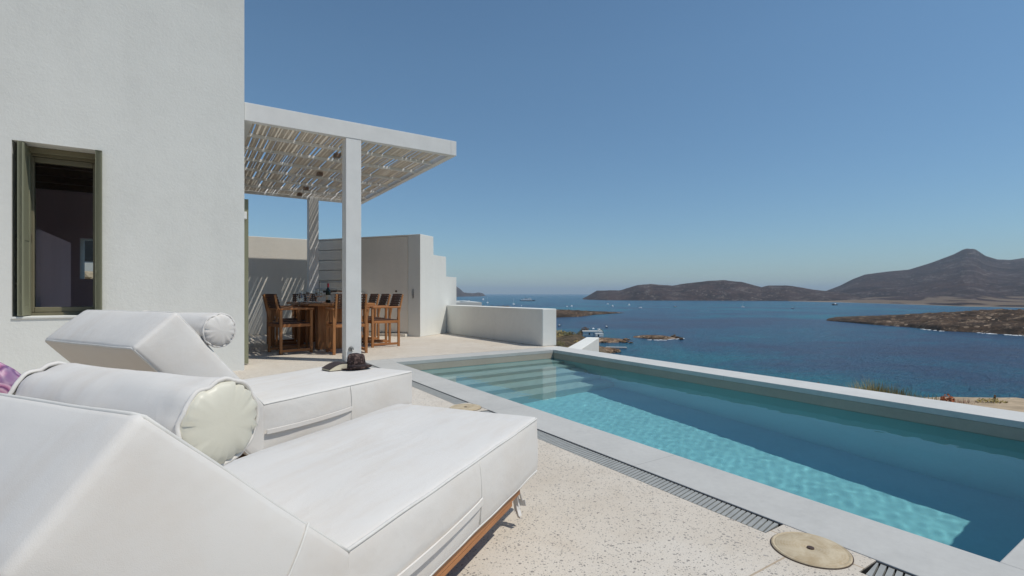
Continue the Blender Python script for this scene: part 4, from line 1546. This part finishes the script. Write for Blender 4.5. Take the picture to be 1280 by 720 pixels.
def landform(name, mat, label, shore, ridge, rd, px0, px1, step, shape, nr=60, rough=0.06, kind='structure', cat=None, backf=1.35, fs=.004):
    """rolling land between a shoreline and ridge in image pixels, meshed along view rays"""
    mb = MB()
    cols = []
    npx = int((px1 - px0) / step)
    for i in range(npx + 1):
        px = px0 + (px1 - px0) * i / npx
        q = q_of(px)
        dsh = sea_depth(interp(shore, px))
        drd = interp(rd, px) if isinstance(rd, list) else dsh * rd
        zr = EYE + (367 - interp(ridge, px)) * drd / FPX
        Hh = zr - SEA_Z
        col = []
        for k in range(-2, nr + 1):
            t = k / (nr * .62)
            D = dsh + (drd - dsh) * t if t <= 1 else drd + (t - 1) / .613 * drd * (backf - 1)
            if t <= 0:
                h = -1.5 + 0.0 * t if t < 0 else 0.0
                h = -2.5 * (-t * nr * .62) * .5 if t < 0 else .02
            elif t <= 1:
                h = Hh * shape(t, px)
            else:
                tt = (t - 1) / .613
                h = Hh * (1 - tt ** 1.5) - 3 * tt
            p = image_to_world(q, D)
            e = (ridged if rough > .15 else fbm)(Vector((p.x * fs, p.y * fs, 3.3)))
            e2 = max(0, min(1, t * 4)) * (1 if t <= 1 else 1)
            damp = .35 if .93 < t < 1.07 else 1
            h += Hh * rough * e * e2 * damp * (1 if t < 1 else .6)
            col.append(mb.bm.verts.new((p.x, p.y, SEA_Z + h)))
        cols.append(col)
    for a, b in zip(cols, cols[1:]):
        for k in range(len(a) - 1):
            mb.bm.faces.new((a[k], b[k], b[k + 1], a[k + 1]))
    o = mb.build(name, mat, None, True)
    return tag(o, label, cat, None, kind)

# low headland hills (a little nearer) and the mountain behind
sh_low = [(722, 374.0), (740, 374.8), (760, 375.3), (800, 375.6), (1000, 376.2), (1120, 377.5)]
rg_low = [(722, 374.2), (729, 373), (746, 363.5), (760, 363), (775, 363), (796.6, 356.5), (814, 355), (840, 357.3), (869, 353), (885, 351), (904, 350), (926, 352.5), (952, 359), (961, 356.8), (982, 357), (1000, 359), (1020, 362.5), (1045, 365), (1070, 368), (1100, 372), (1120, 376)]
landform('headland_hills', M['low_hill'], 'low brown scrub covered headland across the bay', sh_low, rg_low, 1.22, 722, 1120, 2.0, lambda t, px: math.sin(t * PI / 2) ** .85, 46, .05, fs=.008)
sh_mt = [(985, 376.4), (1050, 378.0), (1100, 379.5), (1150, 381), (1200, 383), (1280, 384.7), (1400, 386.5), (1600, 389)]
rg_mt = [(985, 372), (1005, 366), (1033, 363.4), (1050, 357), (1065.6, 349), (1081, 343), (1107, 339.4), (1135.6, 337), (1164, 328), (1192.5, 317.5), (1203, 312), (1208, 310.5), (1219, 311), (1232, 319.5), (1247, 324), (1262.5, 324.5), (1280, 322), (1330, 318), (1400, 326), (1500, 345), (1600, 370)]
def mt_shape(t, px):
    return .10 * min(1, t / .08) * .35 + .06 * t + (.905 * max(0, (t - .18) / .82) ** 1.35)
landform('island_mountain', M['island'], 'brown mountain with a small summit knob rising beyond the bay', sh_mt, rg_mt, [(985, 3000), (1280, 3300), (1600, 3200)], 985, 1600, 2.4, mt_shape, 80, .035, fs=.0035)
# rocky peninsula at the right
sh_p = [(1033, 400.8), (1060, 403), (1093, 406), (1136.7, 409), (1176, 413.75), (1228, 416), (1280, 419.6), (1400, 426), (1500, 431)]
rg_p = [(1033, 400.4), (1036, 399.7), (1060, 397.9), (1072, 397), (1114, 395), (1166, 392), (1207.5, 389.8), (1249, 388.3), (1280, 388), (1400, 386), (1500, 390)]
landform('rocky_peninsula', M['coast'], 'bare rocky spit reaching into the bay from the right', sh_p, rg_p, [(1033, 568), (1036, 571), (1060, 553), (1093, 540), (1136.7, 538), (1176, 512), (1228, 500), (1280, 474), (1400, 455), (1500, 420)], 1033, 1500, 1.6, lambda t, px: .30 * min(1, t / .05) + .70 * t ** .9, 70, .24, fs=.035)
sh_s = [(560, 398), (650, 397.5), (697, 396.9), (726, 395.8), (744.7, 393.4), (781, 391.2)]
rg_s = [(560, 383), (630, 383), (655, 386), (697, 387), (721, 388), (752, 389.4), (770, 390.2), (781, 391.1)]
landform('low_spit', M['coast'], 'low brown spit of land behind the parapet', sh_s, rg_s, [(560, 700), (655, 700), (697, 710), (726, 720), (744.7, 760), (765, 775), (781, 794)], 560, 781, 1.0, lambda t, px: .35 * min(1, t / .06) + .65 * t, 40, .20, fs=.06, backf=1.12)
sh_i = [(786, 421.3), (800, 422.6), (815, 424.2), (832, 424.6), (848, 423.6), (852, 422)]
rg_i = [(786, 421.2), (795, 419.7), (808, 418.8), (820, 419.0), (832, 420.0), (842, 421.6), (852, 421.9)]
landform('rocky_islet', M['shore'], 'small bare rocky islet in the middle of the bay', sh_i, rg_i, 1.03, 786, 852, .8, lambda t, px: .5 * min(1, t / .1) + .5 * t, 24, .35, backf=1.03, fs=.2)
sh_f = [(380, 370.9), (570, 370.9), (588, 370.6), (600, 370.4), (607.5, 370)]
rg_f = [(380, 345), (540, 338), (560, 347), (570.6, 358.5), (576, 362.5), (580, 365.6), (590, 366.6), (599, 365.8), (604, 366.8), (607.5, 369.9)]
landform('far_rock_headland', M['low_hill'], 'distant craggy rock headland left of the open horizon', sh_f, rg_f, 1.08, 380, 607.5, 1.5, lambda t, px: math.sin(t * PI / 2) ** .7, 30, .10, fs=.006, backf=1.1)
sh_n = [(752, 428), (760, 428.5), (775, 428), (788, 426.2)]
rg_n = [(752, 422), (762, 422.6), (775, 423.4), (788, 425.8)]
landform('shore_rocks', M['shore'], 'brown shore rocks below the white wall', sh_n, rg_n, 1.05, 744, 788, 1.2, lambda t, px: .5 * min(1, t / .1) + .5 * t, 24, .35, backf=1.1, fs=.2)

landform('shore_rocks', M['shore'], 'brown broken rocks around the jetty', [(740, 441), (752, 442), (764, 441), (772, 438.5), (777, 436.8)], [(740, 433), (752, 433.6), (762, 434.3), (772, 435.8), (777, 436.6)], 1.05, 740, 777, .8, lambda t, px: .5 * min(1, t / .1) + .5 * t, 20, .35, backf=1.06, fs=.2)
rsr = random.Random(21)
for k in range(34):
    px, py = (rsr.uniform(700, 752), rsr.uniform(418.5, 423)) if k < 10 else (rsr.uniform(752, 792), rsr.uniform(424.5, 429.5)) if k < 22 else (rsr.uniform(748, 776), rsr.uniform(436, 441.5))
    p = image_to_world(q_of(px), sea_depth(py)); s_ = rsr.uniform(.5, 1.6)
    mb = MB(); mb.blob((0, 0, .25 * s_), (s_ * rsr.uniform(1.1, 2.0), s_ * 1.1, s_ * .62), 2, .75, 1.6, k * 2.3)
    o = mb.build('shore_boulder', M['shore']); o.location = (p.x, p.y, max(SEA_Z, ground_h(p.x, p.y, p.length - 9)))
    tag(o, 'pale brown boulder among the broken rocks along the near shore', 'boulder', 'boulders along the near shore')
# surf along the rocks
def surf(name, line, wid, label, seed, mat='foam'):
    mb = MB()
    rs_ = random.Random(seed)
    for px, py in line:
        for k in range(3):
            D = sea_depth(py + rs_.gauss(0, .22))
            p = image_to_world(q_of(px + rs_.uniform(-1.5, 1.5)), D)
            if noise.noise(Vector((px * .35, seed, 0))) + rs_.uniform(-.3, .3) < .02:
                continue
            n_ = 9
            r0 = wid * rs_.uniform(.15, .5)
            vs = [mb.bm.verts.new((p.x + RGT.x * 1.5 * r0 * math.cos(6.283 * i / n_) * rs_.uniform(.6, 1.2) + FWD.x * r0 * math.sin(6.283 * i / n_), p.y + RGT.y * 1.5 * r0 * math.cos(6.283 * i / n_) * rs_.uniform(.6, 1.2) + FWD.y * r0 * math.sin(6.283 * i / n_), SEA_Z + .05 + .004 * k)) for i in range(n_)]
            c = mb.bm.verts.new((p.x, p.y, SEA_Z + .2 + .25 * rs_.random()))
            for i in range(n_):
                mb.bm.faces.new((vs[i], vs[(i + 1) % n_], c))
    return tag(mb.build(name, M[mat], None, True), label, None, None, 'stuff')
def polyl(tab, step):
    n = int((tab[-1][0] - tab[0][0]) / step)
    return [(tab[0][0] + (tab[-1][0] - tab[0][0]) * k / n, interp(tab, tab[0][0] + (tab[-1][0] - tab[0][0]) * k / n)) for k in range(n + 1)]
surf('surf', polyl([(1152, 411.2), (1180, 414.2)], 1.5), 2.2, 'white surf at the foot of the rocky peninsula', 1)
surf('surf', polyl([(1222, 416.2), (1245, 417.6)], 1.5), 2.0, 'white surf at the foot of the rocky peninsula', 2)
surf('surf', polyl([(1255, 418.4), (1285, 420.2)], 1.5), 2.0, 'white surf at the foot of the rocky peninsula', 3)
surf('surf', polyl([(810, 424.9), (832, 425.3)], 1.2), 1.6, 'white surf breaking on the islet', 4)
surf('surf', polyl([(836, 424.2), (853, 423.2)], 1.2), 1.8, 'white surf breaking on the islet', 5)
surf('boat_wake', polyl([(866, 388.2), (896, 389.0)], 3), 3, 'pale foam streak trailing on the bay', 6, 'wake')
for k, (px, py, s_) in enumerate(((842, 421.5, 1.7), (847, 423.2, 1.3), (851.5, 424.6, 1.2))):
    mb = MB(); p = image_to_world(q_of(px), sea_depth(py)); mb.blob((p.x, p.y, SEA_Z + .3), (s_ * 1.5, s_, s_ * .9), 2, .7, 1.7, k * 3.1)
    tag(mb.build('sea_rock', M['coast']), ('dark rock just off the right end of the islet', 'rock awash beside the islet surf', 'smallest rock at the seaward end of the islet')[k], 'rock', 'rocks off the islet')

# ------------------------------------------------------------------ shore buildings
D = sea_depth(419.2)
sp = image_to_world(q_of(741), D)
root = empty('shore_house', (sp.x, sp.y, SEA_Z + .2), R(-YAW) - R(4), 'low white house with a flat roof on the shore', 'house')
mb = MB(); mb.box(-7.2, 7.0, 0, 6, -1, 2.6); mb.box(3.8, 4.6, 1.2, 2, 2.601, 4.4); mb.build('wall_body', M['plaster'], root)
mb = MB(); mb.box(-7.4, 7.2, -.2, 6.2, 2.605, 2.85); mb.build('roof', M['plaster'], root)
for x in (-3.0, 0.6, 3.4):
    mb = MB(); mb.box(x, x + 1.0, -.06, -.002, .2, 1.7); mb.build('window', M['window_dark'], root)
sp2 = image_to_world(q_of(749), sea_depth(420.6))
root = empty('shore_shed', (sp2.x, sp2.y, SEA_Z), R(-YAW) + R(6), 'smaller white shed beside the shore house', 'shed')
mb = MB(); mb.box(-2.6, 3.2, 0, 4, -.5, 2.2); mb.build('wall_body', M['plaster'], root)
mb = MB(); mb.box(-1, 0, -.05, -.002, 0, 1.5); mb.build('door', M['window_dark'], root)
# jetty
a = image_to_world(q_of(762), sea_depth(435.2)); b = image_to_world(q_of(783.5), sea_depth(435.6))
root = empty('jetty', (a.x, a.y, SEA_Z), math.atan2(b.y - a.y, b.x - a.x), 'short pale concrete jetty reaching into the water', 'jetty')
mb = MB(); mb.box(-2, (b - a).length, -1.3, 1.3, -1.5, .75, None, .08); mb.build('deck', M['coping'], root)

def shrub(name, c, rad, mat, n, leaf, label, cat='shrub', group=None, stem=True):
    root = empty(name, (c[0], c[1], c[2]), 0, label, cat, group)
    rs_ = random.Random(int(abs(c[0] * 131 + c[1] * 17)))
    mb = MB()
    for k in range(n):
        while True:
            p = Vector((rs_.uniform(-1, 1), rs_.uniform(-1, 1), rs_.uniform(0, 1)))
            if p.x ** 2 + p.y ** 2 + p.z ** 2 < 1 + .35 * noise.noise(p * 2.2): break
        pos = Vector((p.x * rad[0], p.y * rad[1], p.z * rad[2]))
        u = Vector((rs_.uniform(-1, 1), rs_.uniform(-1, 1), rs_.uniform(-1, 1))).normalized()
        v = u.orthogonal().normalized()
        s_ = leaf * rs_.uniform(.6, 1.4)
        mb.quad(pos - u * s_ * .5, pos + v * s_ * .35, pos + u * s_ * .7, pos - v * s_ * .35)
    mb.build('foliage', mat, root)
    if stem:
        mb = MB()
        for k in range(4):
            a = rs_.uniform(0, 6.28)
            mb.tube([(0, 0, -.05), (math.cos(a) * rad[0] * .3, math.sin(a) * rad[1] * .3, rad[2] * .4), (math.cos(a) * rad[0] * .6, math.sin(a) * rad[1] * .6, rad[2] * .75)], [leaf * .2, leaf * .14, leaf * .08], 5)
        mb.build('stem', M['dark_metal'], root)
    return root
sp3 = image_to_world(q_of(731), D + 9)
shrub('tamarisk_tree', (sp3.x, sp3.y, SEA_Z), (4.6, 4, 5.6), simple('rusty_brown_foliage', (0.13, 0.075, 0.035), 0.9, .1, .4, .6), 900, .7, 'rusty brown tree behind the white shore house', 'tree')
sp3 = image_to_world(q_of(724.5), D + 4)
shrub('shore_bush', (sp3.x, sp3.y, SEA_Z), (2.4, 2.4, 2.8), M['green_plant'], 380, .55, 'dark bush at the left end of the shore house', 'bush')
sp3 = image_to_world(q_of(750.5), D + 8)
shrub('shore_bush', (sp3.x, sp3.y, SEA_Z), (2.6, 2.4, 4.2), M['green_plant'], 420, .55, 'grey green bush behind the white shed', 'bush')
# scrub on the slope seen between the parapet and the lower wall
rs = random.Random(5)
for k in range(16):
    px = rs.uniform(692, 726); dist = rs.choice((30, 45, 60, 80, 110, 150))
    p = image_to_world(q_of(px), dist)
    g = ground_h(p.x, p.y, dist - 9)
    shrub('slope_bush', (p.x, p.y, g), (dist * .012, dist * .012, dist * .008), M['green_plant'] if k % 2 else M['dry_grass'], 90, dist * .0028, 'dry scrub bush on the slope between the parapet and the lower wall', 'bush', 'scrub bushes on the slope', False)

# ------------------------------------------------------------------ boats
def boat(px, py, length, kind, head, label):
    D = sea_depth(py)
    p = image_to_world(q_of(px), D)
    root = empty('sailing_boat' if kind == 'sail' else 'motor_boat', (p.x, p.y, SEA_Z), R(-YAW + head), label, 'boat', 'boats moored in the bay')
    L, B, Hh = length, length * .3, length * .13
    mb = MB()
    secs = []
    for k in range(9):
        t = k / 8
        wv = B / 2 * (1 - max(0, (t - .35) / .65) ** 2.2) * (.85 + .15 * min(1, t / .2))
        x = -L / 2 + L * t
        sh = Hh * (1 + .45 * t * t)
        secs.append([mb.bm.verts.new(q_) for q_ in ((x, -wv, sh), (x, -wv * .8, -.2), (x, wv * .8, -.2), (x, wv, sh))])
    for a, b in zip(secs, secs[1:]):
        for i in range(4):
            mb.bm.faces.new((a[i], a[(i + 1) % 4], b[(i + 1) % 4], b[i]))
    mb.bm.faces.new(secs[0]); mb.bm.faces.new(list(reversed(secs[-1])))
    mb.build('hull', M['navy'] if kind == 'dark' else M['hull'], root)
    mb = MB()
    vs = mb.box(-L * .22, L * .20, -B * .32, B * .32, Hh * 1.02, Hh * 1.02 + L * .10)
    for v in vs:
        if v.co.z > Hh * 1.3: v.co.x *= .75
    if kind == 'yacht':
        mb.box(-L * .15, L * .06, -B * .26, B * .26, Hh * 1.03 + L * .10, Hh + L * .17)
    mb.build('cabin', M['hull'], root)
    mb = MB(); mb.box(-L * .14, L * .14, -B * .325, B * .325, Hh * 1.02 + L * .04, Hh * 1.02 + L * .075); mb.build('window', M['window_dark'], root)
    if kind == 'sail':
        mb = MB(); mb.tube([(L * .05, 0, Hh), (L * .05, 0, L * 1.25)], L * .011, 6); mb.tube([(L * .05, 0, Hh + L * .16), (-L * .38, 0, Hh + L * .16)], L * .011, 6); mb.build('mast', M['hull'], root)
    return root
boat(586.5, 376.8, 22, 'dark', 80, 'dark hulled boat nearest the far rock headland')
boat(604, 375.4, 30, 'yacht', 95, 'white motor yacht anchored right of the rock headland')
boat(609.4, 379.0, 17, 'sail', 70, 'sailing boat with tall mast above the left end of the parapet')
boat(642, 380.8, 14, 'sail', 60, 'small white sailing boat below the ferry')
boat(652, 382.6, 8, 'motor', 90, 'tiny white boat just right of the small sailing boat')
boat(708.5, 383.6, 9, 'motor', 100, 'grey white boat just left of the pair of hulls by the spit')
boat(714.5, 383.6, 15, 'yacht', 85, 'white yacht moored above the low spit')
boat(759.7, 380.4, 12, 'motor', 60, 'white boat farthest out in the row before the headland')
boat(765.5, 383.2, 12, 'yacht', 95, 'white boat in the row before the headland, beside the farthest one')
boat(786.5, 382.2, 17, 'yacht', 80, 'largest white boat in the row before the headland')
boat(800.6, 385.0, 9, 'motor', 30, 'white boat nearest the camera in the row before the headland')
boat(844, 383.8, 10, 'dark', 40, 'dark boat alone in the middle of the bay')
boat(928.6, 384.0, 9, 'sail', 20, 'white boat alone off the long beach')
boat(991, 385.6, 8, 'dark', 20, 'small dark boat before the beach, right of the lone white one')
boat(1043, 381.4, 20, 'dark', 92, 'long dark boat close to the mountain shore')
boat(758, 409.2, 5.5, 'dark', 95, 'dark dinghy off the shore house')
boat(741.6, 412.0, 6.5, 'motor', 80, 'white dinghy above the roof of the shore house')
boat(748.6, 412.8, 5.5, 'motor', 110, 'white dinghy right of the one above the shore house roof')
boat(699.4, 407.6, 6, 'dark', 70, 'dinghy beside the right end of the parapet')

D = sea_depth(376.2)
p = image_to_world(q_of(659.5), D)
ferry = empty('ferry', (p.x, p.y, SEA_Z), R(-YAW) + R(4), 'white passenger ferry with dark waterline on the open sea', 'ferry')
L = 62; B = 12
mb = MB(); secs = []
for k in range(11):
    t = k / 10
    wv = B / 2 * (1 - max(0, (t - .6) / .4) ** 2.2); x = -L / 2 + L * t + (2 if k == 10 else 0)
    secs.append([mb.bm.verts.new(q_) for q_ in ((x, -wv, 2.6 + 2.2 * max(0, t - .7) / .3), (x - (3 if k == 10 else 0), -wv * .85, -.5), (x - (3 if k == 10 else 0), wv * .85, -.5), (x, wv, 2.6 + 2.2 * max(0, t - .7) / .3))])
for a, b in zip(secs, secs[1:]):
    for i in range(4):
        mb.bm.faces.new((a[i], a[(i + 1) % 4], b[(i + 1) % 4], b[i]))
mb.bm.faces.new(secs[0]); mb.bm.faces.new(list(reversed(secs[-1])))
mb.build('hull', M['navy'], ferry)
mb = MB(); mb.box(-28, 19, -5.2, 5.2, 2.61, 6.5); mb.box(-20, 16, -4.8, 4.8, 6.51, 9.4); mb.box(2, 14, -4.4, 4.4, 9.41, 12); mb.build('superstructure', M['hull'], ferry)
mb = MB(); mb.box(-10, -5, -1.6, 1.6, 9.41, 13); mb.build('funnel', M['navy'], ferry)
mb = MB(); mb.tube([(9, 0, 12), (9, 0, 17)], .25, 6); mb.build('mast', M['hull'], ferry)
mb = MB(); mb.box(-25, 17, -5.25, 5.25, 5.0, 5.6); mb.box(2.3, 14.1, -4.45, 4.45, 10.6, 11.3); mb.build('window', M['window_dark'], ferry)

# ------------------------------------------------------------------ plants on the edge beyond the pool
def blades(name, c, rad, h, n, mat, label, cat, wid=.006, group=None, spread=.35, heads=None):
    root = empty(name, c, 0, label, cat, group)
    rs_ = random.Random(int(abs(c[0] * 977 + c[1] * 313)))
    mb = MB(); tips = []
    for k in range(n):
        a = rs_.uniform(0, 6.28); rr = math.sqrt(rs_.random())
        bx_, by_ = rad[0] * rr * math.cos(a), rad[1] * rr * math.sin(a)
        hh = h * rs_.uniform(.45, 1.0) * (1 - .35 * rr)
        lean = Vector((math.cos(a) + rs_.uniform(-.6, .6), math.sin(a) + rs_.uniform(-.6, .6), 0)) * spread * hh * rs_.uniform(.2, 1)
        b0 = Vector((bx_, by_, -.03)); m_ = b0 + lean * .4 + Vector((0, 0, hh * .6)); t_ = b0 + lean + Vector((0, 0, hh))
        s_ = Vector((-lean.y, lean.x, 0)).normalized() * wid if lean.length > 1e-5 else Vector((wid, 0, 0))
        v = [mb.bm.verts.new(q_) for q_ in (b0 - s_, b0 + s_, m_ + s_ * .7, m_ - s_ * .7, t_)]
        mb.bm.faces.new((v[0], v[1], v[2], v[3])); mb.bm.faces.new((v[3], v[2], v[4]))
        tips.append(t_)
    mb.build('blades' if heads is None else 'stem', mat, root)
    if heads:
        mb = MB()
        for t_ in tips:
            mb.blob(t_, (heads, heads, heads * 1.6), 1, .4)
        mb.build('seed_head', M['dry_seed'], root, True)
    return root
def edge(px, X, z=-.42):
    q = q_of(px)
    d = RGT * q + FWD
    k = X / d.x
    return (X, d.y * k, z)
def gz(px, X):
    x, y, z = edge(px, X)
    return (x, y, ground_h(x, y, X - RX1))
blades('dry_grass_tuft', gz(1098, 5.75), (.20, .28), .37, 900, M['dry_grass'], 'widest tuft of olive brown grass beyond the pool wall', 'grass tuft', .003, 'grass tufts beyond the pool wall')
blades('dry_grass_tuft', gz(1122, 5.70), (.16, .20), .28, 220, M['dry_grass'], 'low grass tuft at the right edge of the widest tuft', 'grass tuft', .005, 'grass tufts beyond the pool wall')
blades('dry_grass_tuft', gz(1162, 5.72), (.16, .24), .18, 260, M['dry_grass'], 'small olive grass tuft left of the rust red plant', 'grass tuft', .005, 'grass tufts beyond the pool wall')
shrub('rust_red_shrub', gz(1184, 5.7), (.06, .06, .13), M['rust_plant'], 220, .02, 'rust red little shrub beyond the pool wall', 'shrub')
blades('pink_dry_weed', gz(1207, 5.8), (.16, .16), .12, 260, M['pink_plant'], 'dry pinkish weeds right of the rust red shrub', 'weed', .003, None, .6)
shrub('low_green_weed', gz(1240, 5.95), (.12, .12, .05), M['dry_grass'], 200, .018, 'low olive weed at the right of the dry weeds', 'weed')
blades('dry_stalk', gz(1250, 6.0), (.03, .03), .22, 2, M['dry_seed'], 'tall thin dry stalk standing right of the low olive weed', 'stalk', .004, None, .12, .010)
for k, px in enumerate((992, 1002, 1009, 1020, 1026)):
    o = blades('thistle_stalk', gz(px, 5.8), (.01, .01), .44 + .03 * (k % 3), 1, M['dry_seed'], 'thin dry thistle stalk showing over the pool wall', 'stalk', .003, 'dry thistle stalks beyond the pool wall', .1, .014)
# pale earth ledge beyond the pool
mb = MB()
gy = [-4 + .16 * k for k in range(40)]
gx = [5.40, 5.5, 5.62, 5.75, 5.9, 6.05, 6.2, 6.35, 6.5]
G = [[mb.bm.verts.new((x, y, ground_h(x, y, x - RX1) + .022 - .04 * max(0, (x - 6.2)) - (.03 if x < 5.45 else 0) - (.05 if j in (0, len(gy) - 1) else 0) + .012 * noise.noise(Vector((x * 5, y * 5, 2))))) for x in gx] for j, y in enumerate(gy)]
for a, b in zip(G, G[1:]):
    for i in range(len(gx) - 1):
        mb.bm.faces.new((a[i], a[i + 1], b[i + 1], b[i]))
tag(mb.build('earth_ground', M['dirt'], None, True), 'pale dry earth strip beyond the pool wall', None, None, 'structure')
rs = random.Random(8)
mb = MB()
for k in range(260):
    y = rs.uniform(-1.5, 2.6); x = 5.5 + abs(rs.gauss(0, .45)); s_ = rs.uniform(.006, .022)
    mb.blob((x, y, ground_h(x, y, x - RX1) + s_ * .3), (s_, s_ * rs.uniform(.7, 1.3), s_ * .7), 1, .4, 1.5, k)
tag(mb.build('gravel', M['stone']), 'loose pale gravel on the earth ledge', None, None, 'stuff')

# rubble and a far house seen through the villa's back window
rs = random.Random(4)
mb = MB()
for k in range(120):
    x = rs.uniform(-3.2, 1.2); z = rs.uniform(.55, 1.35); s_ = rs.uniform(.10, .2)
    mb.blob((x, 14.1 + (z - .6) * .8 + rs.uniform(-.1, .1), z), (s_ * 1.4, s_, s_ * .8), 2, .5, 1.4, k * 1.3)
mb.box(-3.2, 1.2, 14.35, 15.2, -.5, 1.2)
tag(mb.build('dry_stone_wall', M['stone']), 'rough dry stone wall seen through the villa window', 'stone wall')
root = empty('hill_house', (-2.85, 22, 1.6), 0, 'small white house on the slope seen through the villa window', 'house')
mb = MB(); mb.box(-.7, .8, 0, 2, -.6, 1.45); mb.build('wall_body', M['plaster'], root)
mb = MB(); mb.box(-.6, .6, -.02, -.002, .4, 1.1); mb.build('window', M['window_dark'], root)

# ------------------------------------------------------------------ haze over the bay
hz = NT('haze')
hz.n.remove(hz.b)
pv = hz.node('ShaderNodeVolumePrincipled')
pv.inputs['Color'].default_value = (0.70, 0.86, 1.0, 1)
pv.inputs['Density'].default_value = 0.00007
pv.inputs['Anisotropy'].default_value = 0.0
hz.link(pv.outputs[0], hz.out.inputs['Volume'])
mb = MB(); mb.box(-34000, 34000, -34000, 34000, -37, 420)
tag(mb.build('haze', hz.m), 'thin sea haze over the bay', None, None, 'stuff')
